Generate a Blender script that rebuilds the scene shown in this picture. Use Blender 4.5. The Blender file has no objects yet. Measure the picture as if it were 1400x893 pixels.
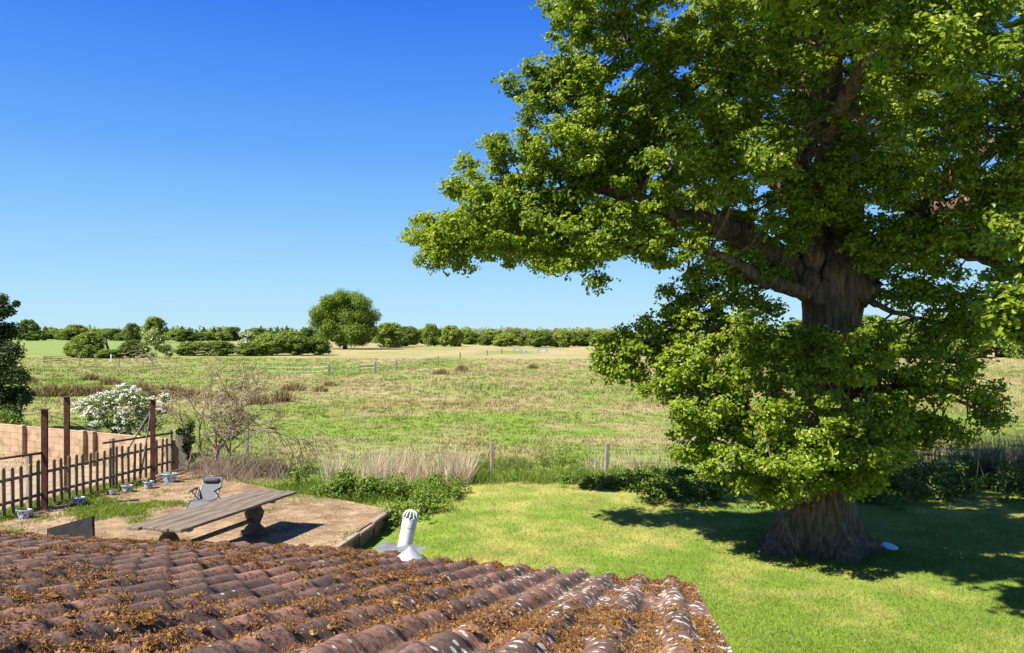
import bpy, math, random
import numpy as np
from mathutils import Vector

random.seed(7)
rng = np.random.default_rng(11)
S = bpy.context.scene
COL = S.collection

# ------------------------------------------------------------------ camera, sky, sun, exposure
FPX, CX, HY, CAMH = 1080.0, 700.0, 462.0, 4.1
cam_d = bpy.data.cameras.new('camera')
cam = bpy.data.objects.new('camera', cam_d); COL.objects.link(cam)
cam.location = (0, 0, CAMH); cam.rotation_euler = (math.pi/2, 0, 0)
cam_d.sensor_width = 36; cam_d.lens = 36*FPX/1400
cam_d.shift_y = (HY-446.5)/1400
cam_d.clip_start = 0.05; cam_d.clip_end = 6000
S.camera = cam

TOSUN = Vector((-0.68, -0.45, 1.0)).normalized()
w = bpy.data.worlds.new('World'); S.world = w; w.use_nodes = True
nt = w.node_tree; nt.nodes.clear()
wo = nt.nodes.new('ShaderNodeOutputWorld'); bg = nt.nodes.new('ShaderNodeBackground')
sk = nt.nodes.new('ShaderNodeTexSky'); sk.sky_type = 'NISHITA'; sk.sun_disc = False
sk.sun_elevation = math.asin(TOSUN.z); sk.sun_rotation = math.atan2(TOSUN.x, TOSUN.y)
sk.air_density = 1.0; sk.dust_density = 0.3; sk.ozone_density = 3.0; sk.altitude = 50
EXPO = 1.3
def lin(c): return tuple((((v/255+.055)/1.055)**2.4 if v > 10 else v/255/12.92)/2**EXPO for v in c)
tcw = nt.nodes.new('ShaderNodeTexCoord'); sepw = nt.nodes.new('ShaderNodeSeparateXYZ'); nt.links.new(tcw.outputs['Generated'], sepw.inputs[0])
mrw = nt.nodes.new('ShaderNodeMapRange'); mrw.inputs[1].default_value = -.02; mrw.inputs[2].default_value = .98; nt.links.new(sepw.outputs[2], mrw.inputs[0])
rw = nt.nodes.new('ShaderNodeValToRGB'); el = rw.color_ramp.elements
SKY = [(.0, (196, 232, 250)), (.03, (190, 232, 254)), (.075, (172, 223, 255)), (.165, (136, 199, 255)), (.25, (98, 169, 254)), (.33, (70, 147, 251)), (.41, (46, 122, 243)), (.55, (56, 112, 200)), (1.0, (70, 112, 165))]
while len(el) < len(SKY): el.new(.5)
for e_, (p_, c_) in zip(el, SKY): e_.position = p_; e_.color = lin(c_)+(1,)
nt.links.new(mrw.outputs[0], rw.inputs[0])
sc_ = nt.nodes.new('ShaderNodeVectorMath'); sc_.operation = 'SCALE'; sc_.inputs['Scale'].default_value = .06; nt.links.new(sk.outputs[0], sc_.inputs[0])
mw = nt.nodes.new('ShaderNodeMix'); mw.data_type = 'RGBA'; mw.inputs['Factor'].default_value = .9
nt.links.new(sc_.outputs[0], mw.inputs['A']); nt.links.new(rw.outputs[0], mw.inputs['B'])
nt.links.new(mw.outputs['Result'], bg.inputs[0]); bg.inputs[1].default_value = 1.0
nt.links.new(bg.outputs[0], wo.inputs[0])

sun_d = bpy.data.lights.new('sun', 'SUN'); sun_d.energy = 5.0; sun_d.angle = math.radians(0.53); sun_d.color = (1, .955, .88)
sun = bpy.data.objects.new('sun', sun_d); COL.objects.link(sun)
sun.rotation_euler = TOSUN.to_track_quat('Z', 'Y').to_euler(); sun.location = (-20, -15, 40)

S.view_settings.view_transform = 'Standard'; S.view_settings.look = 'None'
S.view_settings.exposure = EXPO; S.view_settings.gamma = 1.0
S.render.engine = 'CYCLES'
S.cycles.max_bounces = 6; S.cycles.diffuse_bounces = 3; S.cycles.glossy_bounces = 2
S.cycles.transmission_bounces = 4; S.cycles.transparent_max_bounces = 6
S.cycles.use_denoising = True
S.cycles.sample_clamp_indirect = 4

# ------------------------------------------------------------------ maths helpers
def hsh(ix, iy, seed):
    h = (ix.astype(np.int64)*374761393 + iy.astype(np.int64)*668265263 + seed*974634777) & 0x7fffffff
    h = ((h ^ (h >> 13))*1274126177) & 0x7fffffff
    h = (h ^ (h >> 16)) & 0x7fffffff
    return (h % 65536)/65535.0
def vnoise(x, y, seed=0):
    x = np.asarray(x, float); y = np.asarray(y, float)
    ix = np.floor(x); iy = np.floor(y); fx = x-ix; fy = y-iy
    fx = fx*fx*(3-2*fx); fy = fy*fy*(3-2*fy)
    a = hsh(ix, iy, seed); b = hsh(ix+1, iy, seed); c = hsh(ix, iy+1, seed); d = hsh(ix+1, iy+1, seed)
    return a*(1-fx)*(1-fy)+b*fx*(1-fy)+c*(1-fx)*fy+d*fx*fy
def fbm(x, y, seed=0, o=4):
    v = 0; a = .5; t = 0
    for k in range(o):
        v = v+a*vnoise(np.asarray(x)*2**k, np.asarray(y)*2**k, seed+k*7); t += a; a *= .5
    return v/t
def sst(a, b, x):
    t = np.clip((np.asarray(x, float)-a)/(b-a), 0, 1); return t*t*(3-2*t)
def unit(v):
    return v/np.maximum(np.linalg.norm(v, axis=-1, keepdims=True), 1e-9)
def P(px, py, d):                       # a point d metres ahead that the photo shows at px, py
    return np.array(((px-CX)/FPX*d, d, CAMH-(py-HY)/FPX*d))

# terrain height: garden about 0, meadow nearly flat, land rising gently far off
def Z(x, y):
    x = np.asarray(x, float); y = np.asarray(y, float)
    u = x/np.maximum(y, 5)
    g = np.interp(u, [-1.2, -.6, -.4, -.2, 0, .12, .4], [1.3, 1.15, .95, .55, .25, .05, 0])
    z = 2.9*sst(90, 400, y)*g
    z = z + .16*np.exp(-(((x-.5)/4.0)**2+((y-20.5)/2.4)**2))                       # rise at the lawn's far edge
    z = z - .3*np.exp(-((y-24.4)/1.3)**2)*sst(-3, 0, x)                             # ditch
    z = z - .15*sst(-1.2, -2.6, x)*sst(18.6, 17.2, y)*sst(8, 11, y)                 # falls to the foot of the patio
    z = z + .10*(fbm(x*.12, y*.12, 3)-.5)*sst(24, 40, y)
    z = z + .05*(fbm(x*.7, y*.7, 9)-.5)
    return z
def G(px, py, lo=6, hi=420):            # ground point seen at px, py
    d = lo
    while d < hi:
        p = P(px, py, d)
        if p[2] <= Z(p[0], p[1]): break
        d *= 1.004
    p = P(px, py, d); p[2] = float(Z(p[0], p[1])); return p

# ------------------------------------------------------------------ mesh helpers
def mesh(name, V, F, mat=None, parent=None, smooth=False, col=None, loc=None):
    """V (n,3); F: array (m,k) or list of arrays with different k."""
    V = np.asarray(V, np.float32).reshape(-1, 3)
    Fs = [np.asarray(f, np.int32) for f in (F if isinstance(F, list) else [F]) if len(f)]
    me = bpy.data.meshes.new(name)
    tot = np.concatenate([np.full(len(f), f.shape[1], np.int32) for f in Fs])
    lv = np.concatenate([f.ravel() for f in Fs])
    me.vertices.add(len(V)); me.vertices.foreach_set('co', V.ravel())
    me.loops.add(len(lv)); me.loops.foreach_set('vertex_index', lv)
    me.polygons.add(len(tot))
    me.polygons.foreach_set('loop_start', np.concatenate([[0], np.cumsum(tot)[:-1]]).astype(np.int32))
    me.polygons.foreach_set('loop_total', tot)
    me.polygons.foreach_set('use_smooth', np.full(len(tot), bool(smooth)))
    if col is not None:
        a = me.attributes.new('col', 'FLOAT_COLOR', 'POINT')
        c = np.ones((len(V), 4), np.float32); c[:, :3] = col; a.data.foreach_set('color', c.ravel())
    me.update(calc_edges=True); me.validate()
    if mat: me.materials.append(mat)
    o = bpy.data.objects.new(name, me); COL.objects.link(o)
    if parent: o.parent = parent
    if loc is not None: o.location = loc
    return o

class MB:                                # collects shapes into one mesh
    def __init__(s): s.V = []; s.F = {}; s.n = 0
    def add(s, V, F):
        V = np.asarray(V, float).reshape(-1, 3); s.V.append(V)
        for f in F: s.F.setdefault(len(f), []).append([i+s.n for i in f])
        s.n += len(V); return s
    def hexa(s, p):                      # 8 corners: bottom 4, top 4
        return s.add(p, [(3, 2, 1, 0), (4, 5, 6, 7), (0, 1, 5, 4), (1, 2, 6, 5), (2, 3, 7, 6), (3, 0, 4, 7)])
    def box(s, c, size, rz=0, bev=.0, tilt=None):
        x, y, z = np.array(size)/2
        b = min(bev, x*.45, y*.45, z*.45)
        if b > 0:
            pts = []; 
            for zz, k in ((-z, b), (-z+b, 0), (z-b, 0), (z, b)):
                X, Y = x-k, y-k
                pts += [(-X+b, -Y, zz), (X-b, -Y, zz), (X, -Y+b, zz), (X, Y-b, zz), (X-b, Y, zz), (-X+b, Y, zz), (-X, Y-b, zz), (-X, -Y+b, zz)]
            F = [tuple(range(7, -1, -1)), tuple(range(24, 32))]
            for r in range(3):
                for k in range(8): F.append((r*8+k, r*8+(k+1) % 8, r*8+8+(k+1) % 8, r*8+8+k))
        else:
            pts = [(-x, -y, -z), (x, -y, -z), (x, y, -z), (-x, y, -z), (-x, -y, z), (x, -y, z), (x, y, z), (-x, y, z)]
            F = [(3, 2, 1, 0), (4, 5, 6, 7), (0, 1, 5, 4), (1, 2, 6, 5), (2, 3, 7, 6), (3, 0, 4, 7)]
        pts = np.array(pts)
        if tilt is not None: pts = pts @ np.array(tilt).T
        R = np.array([[math.cos(rz), -math.sin(rz), 0], [math.sin(rz), math.cos(rz), 0], [0, 0, 1]])
        return s.add(pts @ R.T+np.array(c), F)
    def tube(s, pts, rad, n=8, cap=True, wob=0):
        pts = np.asarray(pts, float); m = len(pts)
        rad = np.broadcast_to(np.asarray(rad, float), (m,))
        tan = unit(np.gradient(pts, axis=0)); up = np.array((0, 0, 1.)) if abs(tan[0, 2]) < .9 else np.array((1., 0, 0))
        a = unit(np.cross(up, tan[0])); V = []
        for i in range(m):
            a = unit(a-tan[i]*np.dot(a, tan[i])); b = np.cross(tan[i], a)
            th = np.arange(n)*2*math.pi/n
            r = rad[i]*(1+(wob*(rng.random(n)-.5) if wob else 0))
            V.append(pts[i]+np.outer(np.cos(th)*r, a)+np.outer(np.sin(th)*r, b))
        F = [(i*n+k, i*n+(k+1) % n, i*n+n+(k+1) % n, i*n+n+k) for i in range(m-1) for k in range(n)]
        if cap and n > 2: F += [tuple(range(n-1, -1, -1)), tuple(range((m-1)*n, m*n))]
        return s.add(np.concatenate(V), F)
    def lathe(s, prof, c=(0, 0, 0), n=20, M=None):
        th = np.arange(n)*2*math.pi/n
        V = np.concatenate([np.stack([np.cos(th)*r, np.sin(th)*r, np.full(n, z)], 1) for r, z in prof])
        if M is not None: V = V @ np.array(M).T
        F = [(i*n+k, i*n+(k+1) % n, i*n+n+(k+1) % n, i*n+n+k) for i in range(len(prof)-1) for k in range(n)]
        return s.add(V+np.array(c), F)
    def build(s, name, mat, parent=None, smooth=False):
        return mesh(name, np.concatenate(s.V), [np.array(f) for f in s.F.values()], mat, parent, smooth)

def tag(o, label=None, cat=None, group=None, kind=None):
    for k, v in (('label', label), ('category', cat), ('group', group), ('kind', kind)):
        if v: o[k] = v
    return o
def thing(name, label, cat, loc, group=None):
    o = bpy.data.objects.new(name, None); COL.objects.link(o); o.location = tuple(map(float, loc)); o.empty_display_size = .2
    bpy.context.view_layer.update()
    return tag(o, label, cat, group)
def copy_tree(o, parent=None):
    c = o.copy(); COL.objects.link(c); c.parent = parent
    for ch in list(o.children): copy_tree(ch, c)
    return c

# ------------------------------------------------------------------ materials
def rgb(c): return (c[0], c[1], c[2], 1)
def ramp(nt, stops):
    r = nt.nodes.new('ShaderNodeValToRGB'); e = r.color_ramp.elements
    while len(e) < len(stops): e.new(.5)
    for el, (p, c) in zip(e, stops): el.position = p; el.color = rgb(c)
    return r
def base_mat(name):
    m = bpy.data.materials.new(name); m.use_nodes = True
    nt = m.node_tree; return m, nt, nt.nodes['Principled BSDF'], nt.nodes['Material Output']
def noise(nt, scale, detail=4, vec=None, rough=.6, stretch=None):
    n = nt.nodes.new('ShaderNodeTexNoise'); n.inputs['Scale'].default_value = scale
    n.inputs['Detail'].default_value = detail; n.inputs['Roughness'].default_value = rough
    tc = nt.nodes.new('ShaderNodeTexCoord'); src = tc.outputs['Object']
    if stretch:
        mp = nt.nodes.new('ShaderNodeMapping'); mp.inputs['Scale'].default_value = stretch
        nt.links.new(src, mp.inputs[0]); src = mp.outputs[0]
    nt.links.new(src, n.inputs['Vector']); return n
def mixc(nt, a, b, fac, mode='MIX'):
    n = nt.nodes.new('ShaderNodeMix'); n.data_type = 'RGBA'; n.blend_type = mode
    for s, v in ((n.inputs['Factor'], fac), (n.inputs['A'], a), (n.inputs['B'], b)):
        if hasattr(v, 'is_linked'): nt.links.new(v, s)
        elif isinstance(v, (int, float)): s.default_value = v
        else: s.default_value = rgb(v)
    return n.outputs['Result']
def surf(name, stops, scale=4, detail=6, rough=.8, bump=.3, bscale=None, stretch=None, spec=.3, metal=0, bdist=.01):
    m, nt, bs, out = base_mat(name)
    n = noise(nt, scale, detail, stretch=stretch); r = ramp(nt, stops)
    nt.links.new(n.outputs[0], r.inputs[0]); nt.links.new(r.outputs[0], bs.inputs['Base Color'])
    bs.inputs['Roughness'].default_value = rough; bs.inputs['Specular IOR Level'].default_value = spec; bs.inputs['Metallic'].default_value = metal
    if bump:
        b = nt.nodes.new('ShaderNodeBump'); b.inputs['Strength'].default_value = bump; b.inputs['Distance'].default_value = bdist
        n2 = noise(nt, bscale or scale*4, 5, stretch=stretch)
        nt.links.new(n2.outputs[0], b.inputs['Height']); nt.links.new(b.outputs[0], bs.inputs['Normal'])
    return m
def leafy(name, stops, trans=.35, tcol=None, rough=.55, objvar=0, nscale=.6, spec=.25):
    """foliage: random colour per leaf, drifting over the crown, light passing through"""
    m, nt, bs, out = base_mat(name)
    g = nt.nodes.new('ShaderNodeNewGeometry'); r = ramp(nt, stops)
    n = noise(nt, nscale, 2)
    ma = nt.nodes.new('ShaderNodeMath'); ma.operation = 'MULTIPLY_ADD'; ma.inputs[1].default_value = .6; ma.inputs[2].default_value = -.1
    nt.links.new(g.outputs['Random Per Island'], ma.inputs[0])
    mb = nt.nodes.new('ShaderNodeMath'); mb.operation = 'MULTIPLY_ADD'; mb.inputs[1].default_value = .6
    nt.links.new(n.outputs[0], mb.inputs[0]); nt.links.new(ma.outputs[0], mb.inputs[2])
    last = mb.outputs[0]
    if objvar:
        oi = nt.nodes.new('ShaderNodeObjectInfo'); mc = nt.nodes.new('ShaderNodeMath'); mc.operation = 'MULTIPLY_ADD'; mc.inputs[1].default_value = objvar
        md = nt.nodes.new('ShaderNodeMath'); md.operation = 'SUBTRACT'; md.inputs[1].default_value = objvar/2
        nt.links.new(oi.outputs['Random'], mc.inputs[0]); nt.links.new(last, mc.inputs[2]); nt.links.new(mc.outputs[0], md.inputs[0]); last = md.outputs[0]
    nt.links.new(last, r.inputs[0])
    nt.links.new(r.outputs[0], bs.inputs['Base Color']); bs.inputs['Roughness'].default_value = rough; bs.inputs['Specular IOR Level'].default_value = spec
    t = nt.nodes.new('ShaderNodeBsdfTranslucent'); mx = nt.nodes.new('ShaderNodeMixShader'); mx.inputs[0].default_value = trans
    tc = mixc(nt, r.outputs[0], tcol or (1.15, 1.1, .5), 1.0, 'MULTIPLY')
    nt.links.new(tc, t.inputs[0]); nt.links.new(bs.outputs[0], mx.inputs[1]); nt.links.new(t.outputs[0], mx.inputs[2]); nt.links.new(mx.outputs[0], out.inputs[0])
    return m
def colattr(name, rough=.9, trans=0., var=.35, nscale=3, bump=0, fine=None):
    """colour stored per vertex, varied by noise"""
    m, nt, bs, out = base_mat(name)
    a = nt.nodes.new('ShaderNodeAttribute'); a.attribute_name = 'col'
    n = noise(nt, nscale, 8, rough=.7); r = ramp(nt, [(.25, (1-var,)*3), (.75, (1+var,)*3)])
    nt.links.new(n.outputs[0], r.inputs[0]); c = mixc(nt, a.outputs['Color'], r.outputs[0], 1.0, 'MULTIPLY')
    nt.links.new(c, bs.inputs['Base Color']); bs.inputs['Roughness'].default_value = rough; bs.inputs['Specular IOR Level'].default_value = .15
    if bump:
        b = nt.nodes.new('ShaderNodeBump'); b.inputs['Strength'].default_value = bump; b.inputs['Distance'].default_value = .05
        n2 = noise(nt, fine or nscale*6, 6); nt.links.new(n2.outputs[0], b.inputs['Height']); nt.links.new(b.outputs[0], bs.inputs['Normal'])
    if trans:
        t = nt.nodes.new('ShaderNodeBsdfTranslucent'); mx = nt.nodes.new('ShaderNodeMixShader'); mx.inputs[0].default_value = trans
        nt.links.new(c, t.inputs[0]); nt.links.new(bs.outputs[0], mx.inputs[1]); nt.links.new(t.outputs[0], mx.inputs[2]); nt.links.new(mx.outputs[0], out.inputs[0])
    return m

M = {}
M['ground'] = colattr('meadow_ground', var=.3, nscale=1.3, bump=.6, fine=9)
M['blade'] = colattr('grass_blade', rough=.7, trans=.3, var=.25, nscale=.8)
M['oak_leaf'] = leafy('oak_leaf', [(.08, (.05, .09, .010)), (.32, (.145, .215, .016)), (.65, (.30, .375, .028)), (1, (.45, .48, .06))], trans=.5, tcol=(1.05, 1.1, .5), spec=.4, rough=.45)
M['far_leaf'] = leafy('far_leaf', [(.05, (.075, .12, .024)), (.5, (.18, .25, .042)), (1, (.34, .40, .075))], trans=.40, objvar=.5, nscale=.25)
M['lone_leaf'] = leafy('lone_leaf', [(.1, (.06, .11, .014)), (.5, (.15, .23, .028)), (1, (.28, .35, .045))], trans=.4, nscale=.3)
M['pale_leaf'] = leafy('pale_leaf', [(.1, (.16, .18, .07)), (.5, (.27, .28, .115)), (1, (.38, .37, .18))], trans=.3, objvar=.3, nscale=.25)
M['conifer_leaf'] = leafy('conifer_leaf', [(.1, (.04, .065, .03)), (.6, (.08, .115, .05)), (1, (.14, .17, .07))], trans=.15, objvar=.3)
M['dark_leaf'] = leafy('dark_leaf', [(.1, (.02, .04, .01)), (.6, (.04, .07, .015)), (1, (.09, .12, .03))], trans=.2)
M['weed_leaf'] = leafy('weed_leaf', [(.1, (.06, .11, .015)), (.5, (.14, .22, .028)), (1, (.27, .34, .06))], trans=.3, nscale=1.2)
M['bramble_leaf'] = leafy('bramble_leaf', [(.1, (.045, .08, .014)), (.5, (.10, .165, .028)), (1, (.22, .29, .06))], trans=.25, nscale=1.5)
M['blossom'] = leafy('blossom', [(.1, (.55, .56, .42)), (.6, (.74, .74, .64)), (1, (.85, .85, .78))], trans=.25, tcol=(1, 1, .9))
M['rush'] = leafy('rush', [(.1, (.12, .085, .04)), (.5, (.25, .18, .085)), (1, (.40, .32, .15))], trans=.2, tcol=(1, .9, .6))
M['dry_stem'] = leafy('dry_stem', [(.1, (.20, .14, .085)), (.5, (.36, .27, .17)), (1, (.56, .45, .30))], trans=.15, tcol=(1, .9, .7), nscale=2)
M['bark'] = surf('oak_bark', [(.3, (.05, .031, .019)), (.5, (.165, .105, .064)), (.7, (.32, .215, .14))], 5, 9, .9, 1.0, 7, stretch=(2.6, 2.6, .45), bdist=.14)
M['far_bark'] = surf('far_bark', [(.3, (.06, .05, .035)), (.7, (.14, .11, .08))], 2, 3, .9, 0)
M['twig'] = surf('bare_twig', [(.3, (.14, .105, .06)), (.5, (.27, .21, .13)), (.7, (.40, .325, .22))], 9, 3, .85, 0)
M['rust'] = surf('rusty_steel', [(.3, (.045, .018, .012)), (.55, (.10, .036, .022)), (.75, (.17, .07, .04))], 9, 6, .8, .3)
M['grey_wood'] = surf('weathered_wood', [(.3, (.06, .042, .03)), (.5, (.135, .10, .075)), (.72, (.27, .22, .175))], 3.2, 8, .85, .6, 8, stretch=(9, .7, 9), bdist=.006)
M['post_wood'] = surf('post_wood', [(.3, (.13, .11, .08)), (.55, (.25, .215, .165)), (.75, (.38, .34, .27))], 9, 6, .85, .5, stretch=(2, 2, .4))
M['fence_wood'] = surf('stained_fence_wood', [(.3, (.11, .075, .045)), (.55, (.20, .145, .09)), (.75, (.30, .225, .145))], 12, 5, .85, .3, stretch=(2, 2, .4))
M['white'] = surf('white_enamel', [(.3, (.46, .455, .44)), (.6, (.60, .595, .58))], 5, 6, .4, .05, spec=.4)
M['zinc'] = surf('zinc_sheet', [(.3, (.26, .275, .29)), (.7, (.42, .44, .46))], 7, 5, .5, .1, metal=.35)
M['lead'] = surf('lead_sheet', [(.3, (.10, .105, .112)), (.7, (.20, .207, .215))], 8, 5, .6, .2, metal=.1)
M['black'] = surf('black_plastic', [(.3, (.012, .012, .013)), (.7, (.03, .03, .03))], 6, 3, .6, 0)
M['grey_mesh'] = surf('grey_chair_fabric', [(.3, (.085, .087, .09)), (.7, (.14, .142, .145))], 60, 3, .8, .2)
M['dark_pad'] = surf('charcoal_padding', [(.3, (.035, .036, .04)), (.7, (.065, .066, .07))], 30, 3, .7, .1)
M['steel'] = surf('painted_steel', [(.3, (.10, .10, .105)), (.7, (.16, .16, .165))], 8, 3, .4, 0, metal=.4)
M['soil'] = surf('soil', [(.3, (.05, .035, .022)), (.7, (.12, .085, .055))], 9, 6, .95, .5)
M['blue_lid'] = surf('pale_blue_plastic', [(.3, (.42, .52, .70)), (.7, (.55, .64, .78))], 6, 3, .4, 0)
M['gutter'] = surf('grey_gutter', [(.3, (.05, .05, .052)), (.7, (.08, .08, .08))], 5, 3, .5, 0)
M['rope'] = surf('pale_tape', [(.3, (.5, .49, .44)), (.7, (.66, .65, .6))], 5, 2, .7, 0)
M['jump_blue'] = surf('blue_paint', [(.3, (.06, .16, .40)), (.7, (.10, .24, .52))], 5, 2, .5, 0)
M['chip'] = surf('wood_chip', [(.3, (.085, .052, .028)), (.43, (.17, .11, .06)), (.55, (.27, .185, .105)), (.7, (.38, .27, .165))], 2.2, 14, .95, .6, 40, bdist=.012)
M['chipbit'] = leafy('wood_chip_piece', [(.0, (.12, .07, .035)), (.45, (.36, .235, .13)), (.8, (.55, .385, .235)), (1, (.68, .52, .35))], trans=0, nscale=1)

# ------------------------------------------------------------------ leaves
def leaf_quads(C, N, size, aspect=.5, fold=.25, seed=0):
    """one six-sided, folded leaf (two quads) per row of C"""
    r = np.random.default_rng(seed); n = len(C)
    a = unit(np.cross(N, r.normal(size=(n, 3)))); b = np.cross(N, a)
    L = np.broadcast_to(size, (n,))[:, None]*r.uniform(.7, 1.25, (n, 1)); W = L*aspect
    f = fold*W
    base = C-a*L*.5; tip = C+a*L*.5-N*L*.12
    V = np.stack([base, C-a*L*.12+b*W*.5+N*f, C+a*L*.27+b*W*.42+N*f*.7, tip, C+a*L*.27-b*W*.42+N*f*.7, C-a*L*.12-b*W*.5+N*f], 1).reshape(-1, 3)
    i = np.arange(n)[:, None]*6
    F = np.concatenate([i+np.array([[0, 1, 2, 3]]), i+np.array([[0, 3, 4, 5]])])
    return V, F
def kite(C, N, size, aspect=.7, seed=0):
    r = np.random.default_rng(seed); n = len(C)
    a = unit(np.cross(N, r.normal(size=(n, 3)))); b = np.cross(N, a)
    L = np.broadcast_to(size, (n,))[:, None]*r.uniform(.6, 1.3, (n, 1)); W = L*aspect
    V = np.stack([C-a*L*.5, C+b*W*.5, C+a*L*.5, C-b*W*.5], 1).reshape(-1, 3)
    return V, np.arange(n)[:, None]*4+np.array([[0, 1, 2, 3]])
def clump_points(c, r, n, shell=.55, flat=.85, up=.55, jit=.55):
    d = unit(rng.normal(size=(n, 3))); rad = r*(shell+(1-shell)*rng.random((n, 1)))*rng.uniform(.8, 1.08, (n, 1))
    C = c+d*rad*np.array((1, 1, flat))
    N = unit(d*.6+np.array((0, 0, up))+rng.normal(size=(n, 3))*jit)
    return C, N
def fill(lobe_c, lobe_r, k, cr):
    """k clump centres spread through an ellipsoid, most of them near its skin"""
    out = []
    for _ in range(k):
        best = None; bd = -1; A_ = np.array(out) if out else None
        for _t in range(4):
            d = unit(rng.normal(size=3)); p = lobe_c+d*lobe_r*(rng.random()**.45)*.92
            m = 9 if A_ is None else float(((A_-p)**2).sum(1).min())
            if m > bd: bd = m; best = p
        out.append(best)
    return out

# ------------------------------------------------------------------ ground
LAWN_A, LAWN_B = np.array((.13, .195, .022)), np.array((.31, .275, .075))
GRN, OLV, TAN = np.array((.135, .195, .024)), np.array((.175, .18, .05)), np.array((.31, .245, .12))
CROP = np.array((.16, .21, .055))
def ground_col(x, y):
    x = np.asarray(x, float); y = np.asarray(y, float); u = x/np.maximum(y, 3)
    px = CX+u*FPX
    n1 = fbm(x*.09, y*.05, 21); n2 = fbm(x*.5, y*.35, 33, 3); n3 = fbm(x*2.2, y*2.2, 41, 2)
    t = np.interp(y, [24, 38, 46, 60, 78, 95, 104, 130, 170, 300], [.05, .08, .22, .42, .44, .28, .26, .50, .80, .80])
    t = t*np.interp(px, [150, 330, 480, 900, 1300, 1400], [.25, .55, .9, 1, 1, 1])
    fence = np.interp(px, [380, 460, 560, 680], [100, 98, 125, 235])               # green strip along the paddock fence
    t = t - .6*np.exp(-((np.log(y)-np.log(fence*.90))/.10)**2)*sst(420, 470, px)*sst(760, 700, px)
    t = np.clip(t+1.3*(n1-.5)+.9*(n2-.5)+.4*(n3-.5), 0, 1)
    o = np.clip(.5+2.2*(n2-.5)+.5*(n1-.5), 0, 1)
    c = (GRN+(OLV-GRN)*o[..., None])*(1-t[..., None])+TAN*t[..., None]
    red = sst(.58, .72, fbm(x*.12+9, y*.12, 55))*sst(40, 50, y)*sst(110, 70, y)
    c = c*(1-.35*red[..., None])+np.array((.25, .14, .07))*.35*red[..., None]
    crop = sst(168, 182, y)*sst(330, 250, px)
    c = c*(1-crop[..., None])+CROP*crop[..., None]
    lt = np.clip(.22+1.75*(fbm(x*.55, y*.55, 61)-.5)+1.1*(n3-.5)+.35*sst(19, 21, y), 0, 1)
    lawn = sst(22.6, 21.6, y+.5*(n2-.5))
    c = c*(1-lawn[..., None])+(LAWN_A+(LAWN_B-LAWN_A)*lt[..., None])*lawn[..., None]
    return c

def grid_sheet(us, ds):
    U, D = np.meshgrid(us, ds); X = U*D; Y = D
    nx, ny = len(us), len(ds)
    i = np.arange(ny-1)[:, None]*nx+np.arange(nx-1)[None, :]
    F = np.stack([i, i+1, i+nx+1, i+nx], -1).reshape(-1, 4)
    return X.ravel(), Y.ravel(), F
us = np.concatenate([np.linspace(-6, -.95, 24)[:-1], np.linspace(-.95, .95, 300), np.linspace(.95, 6, 24)[1:]])
ds = np.concatenate([np.geomspace(1.2, 9, 14)[:-1], np.geomspace(9, 60, 260)[:-1], np.geomspace(60, 420, 170)[:-1], np.geomspace(420, 4000, 14)])
gx, gy, gf = grid_sheet(us, ds)
gz = Z(gx, gy)
g_o = mesh('ground', np.stack([gx, gy, gz], 1), gf, M['ground'], smooth=True, col=ground_col(gx, gy))
tag(g_o, kind='structure')

def blades(X, Y, Zb, h, wdt, col, lean=.35, seed=1):
    r = np.random.default_rng(seed); n = len(X)
    th = r.uniform(0, 2*math.pi, n); ph = r.uniform(0, 2*math.pi, n)
    hh = h*r.uniform(.5, 1.3, n); ww = wdt*r.uniform(.7, 1.3, n); ln = hh*lean*r.uniform(.1, 1.6, n)
    dx, dy = np.cos(th)*ww/2, np.sin(th)*ww/2; lx, ly = np.cos(ph)*ln, np.sin(ph)*ln
    V = np.stack([np.stack([X-dx, Y-dy, Zb-.01], 1), np.stack([X+dx, Y+dy, Zb-.01], 1), np.stack([X+lx, Y+ly, Zb+hh], 1)], 1).reshape(-1, 3)
    c = np.repeat(col, 3, axis=0)
    return V, np.arange(n*3).reshape(-1, 3), c
# short lawn grass
n = 210000
Y = 9.2*(23.5/9.2)**(rng.random(n)**1.0); X = Y*rng.uniform(-.32, .70, n)
keep = ~((X < -2.6) & (Y > 14)) & (np.hypot(X-5.90, Y-15.45) > .8)
X, Y = X[keep], Y[keep]
c = ground_col(X, Y)*rng.uniform(.75, 1.4, (len(X), 1)); dry = rng.random(len(X)) < .12
c[dry] = np.array((.30, .26, .11))*rng.uniform(.7, 1.2, (dry.sum(), 1))
V, F, c = blades(X, Y, Z(X, Y), .035+.02*fbm(X*.8, Y*.8, 5), .011, c, .9)
tag(mesh('lawn_grass', V, F, M['blade'], col=c), 'short mown lawn grass with yellowed patches around the oak', 'grass', kind='stuff')
# meadow grass: tussocks
n = 26000
Y = 23.5*(150/23.5)**(rng.random(n)**1.15); X = Y*rng.uniform(-.68, .68, n)
tus = fbm(X*.25, Y*.25, 77)
k = 9
X = np.repeat(X, k); Y = np.repeat(Y, k); T = np.repeat(tus, k)
X = X+rng.normal(size=len(X))*.11*np.sqrt(Y/30); Y = Y+rng.normal(size=len(Y))*.11*np.sqrt(Y/30)
gc = ground_col(X, Y); c = gc*rng.uniform(.7, 1.45, (len(X), 1))
straw = rng.random(len(X)) < .05+.30*T*sst(.5, .25, gc[:, 1]-gc[:, 0]+.4)
c[straw] = np.array((.46, .38, .22))*rng.uniform(.6, 1.2, (straw.sum(), 1))
hgt = (.10+.34*np.clip(T-.25, 0, 1))*np.interp(Y, [24, 34, 46, 60], [.6, .45, .7, 1.0])*np.where(straw, 1.3, 1.0)
V, F, c = blades(X, Y, Z(X, Y), hgt, .016+.0006*Y, c, .5, 2)
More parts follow.
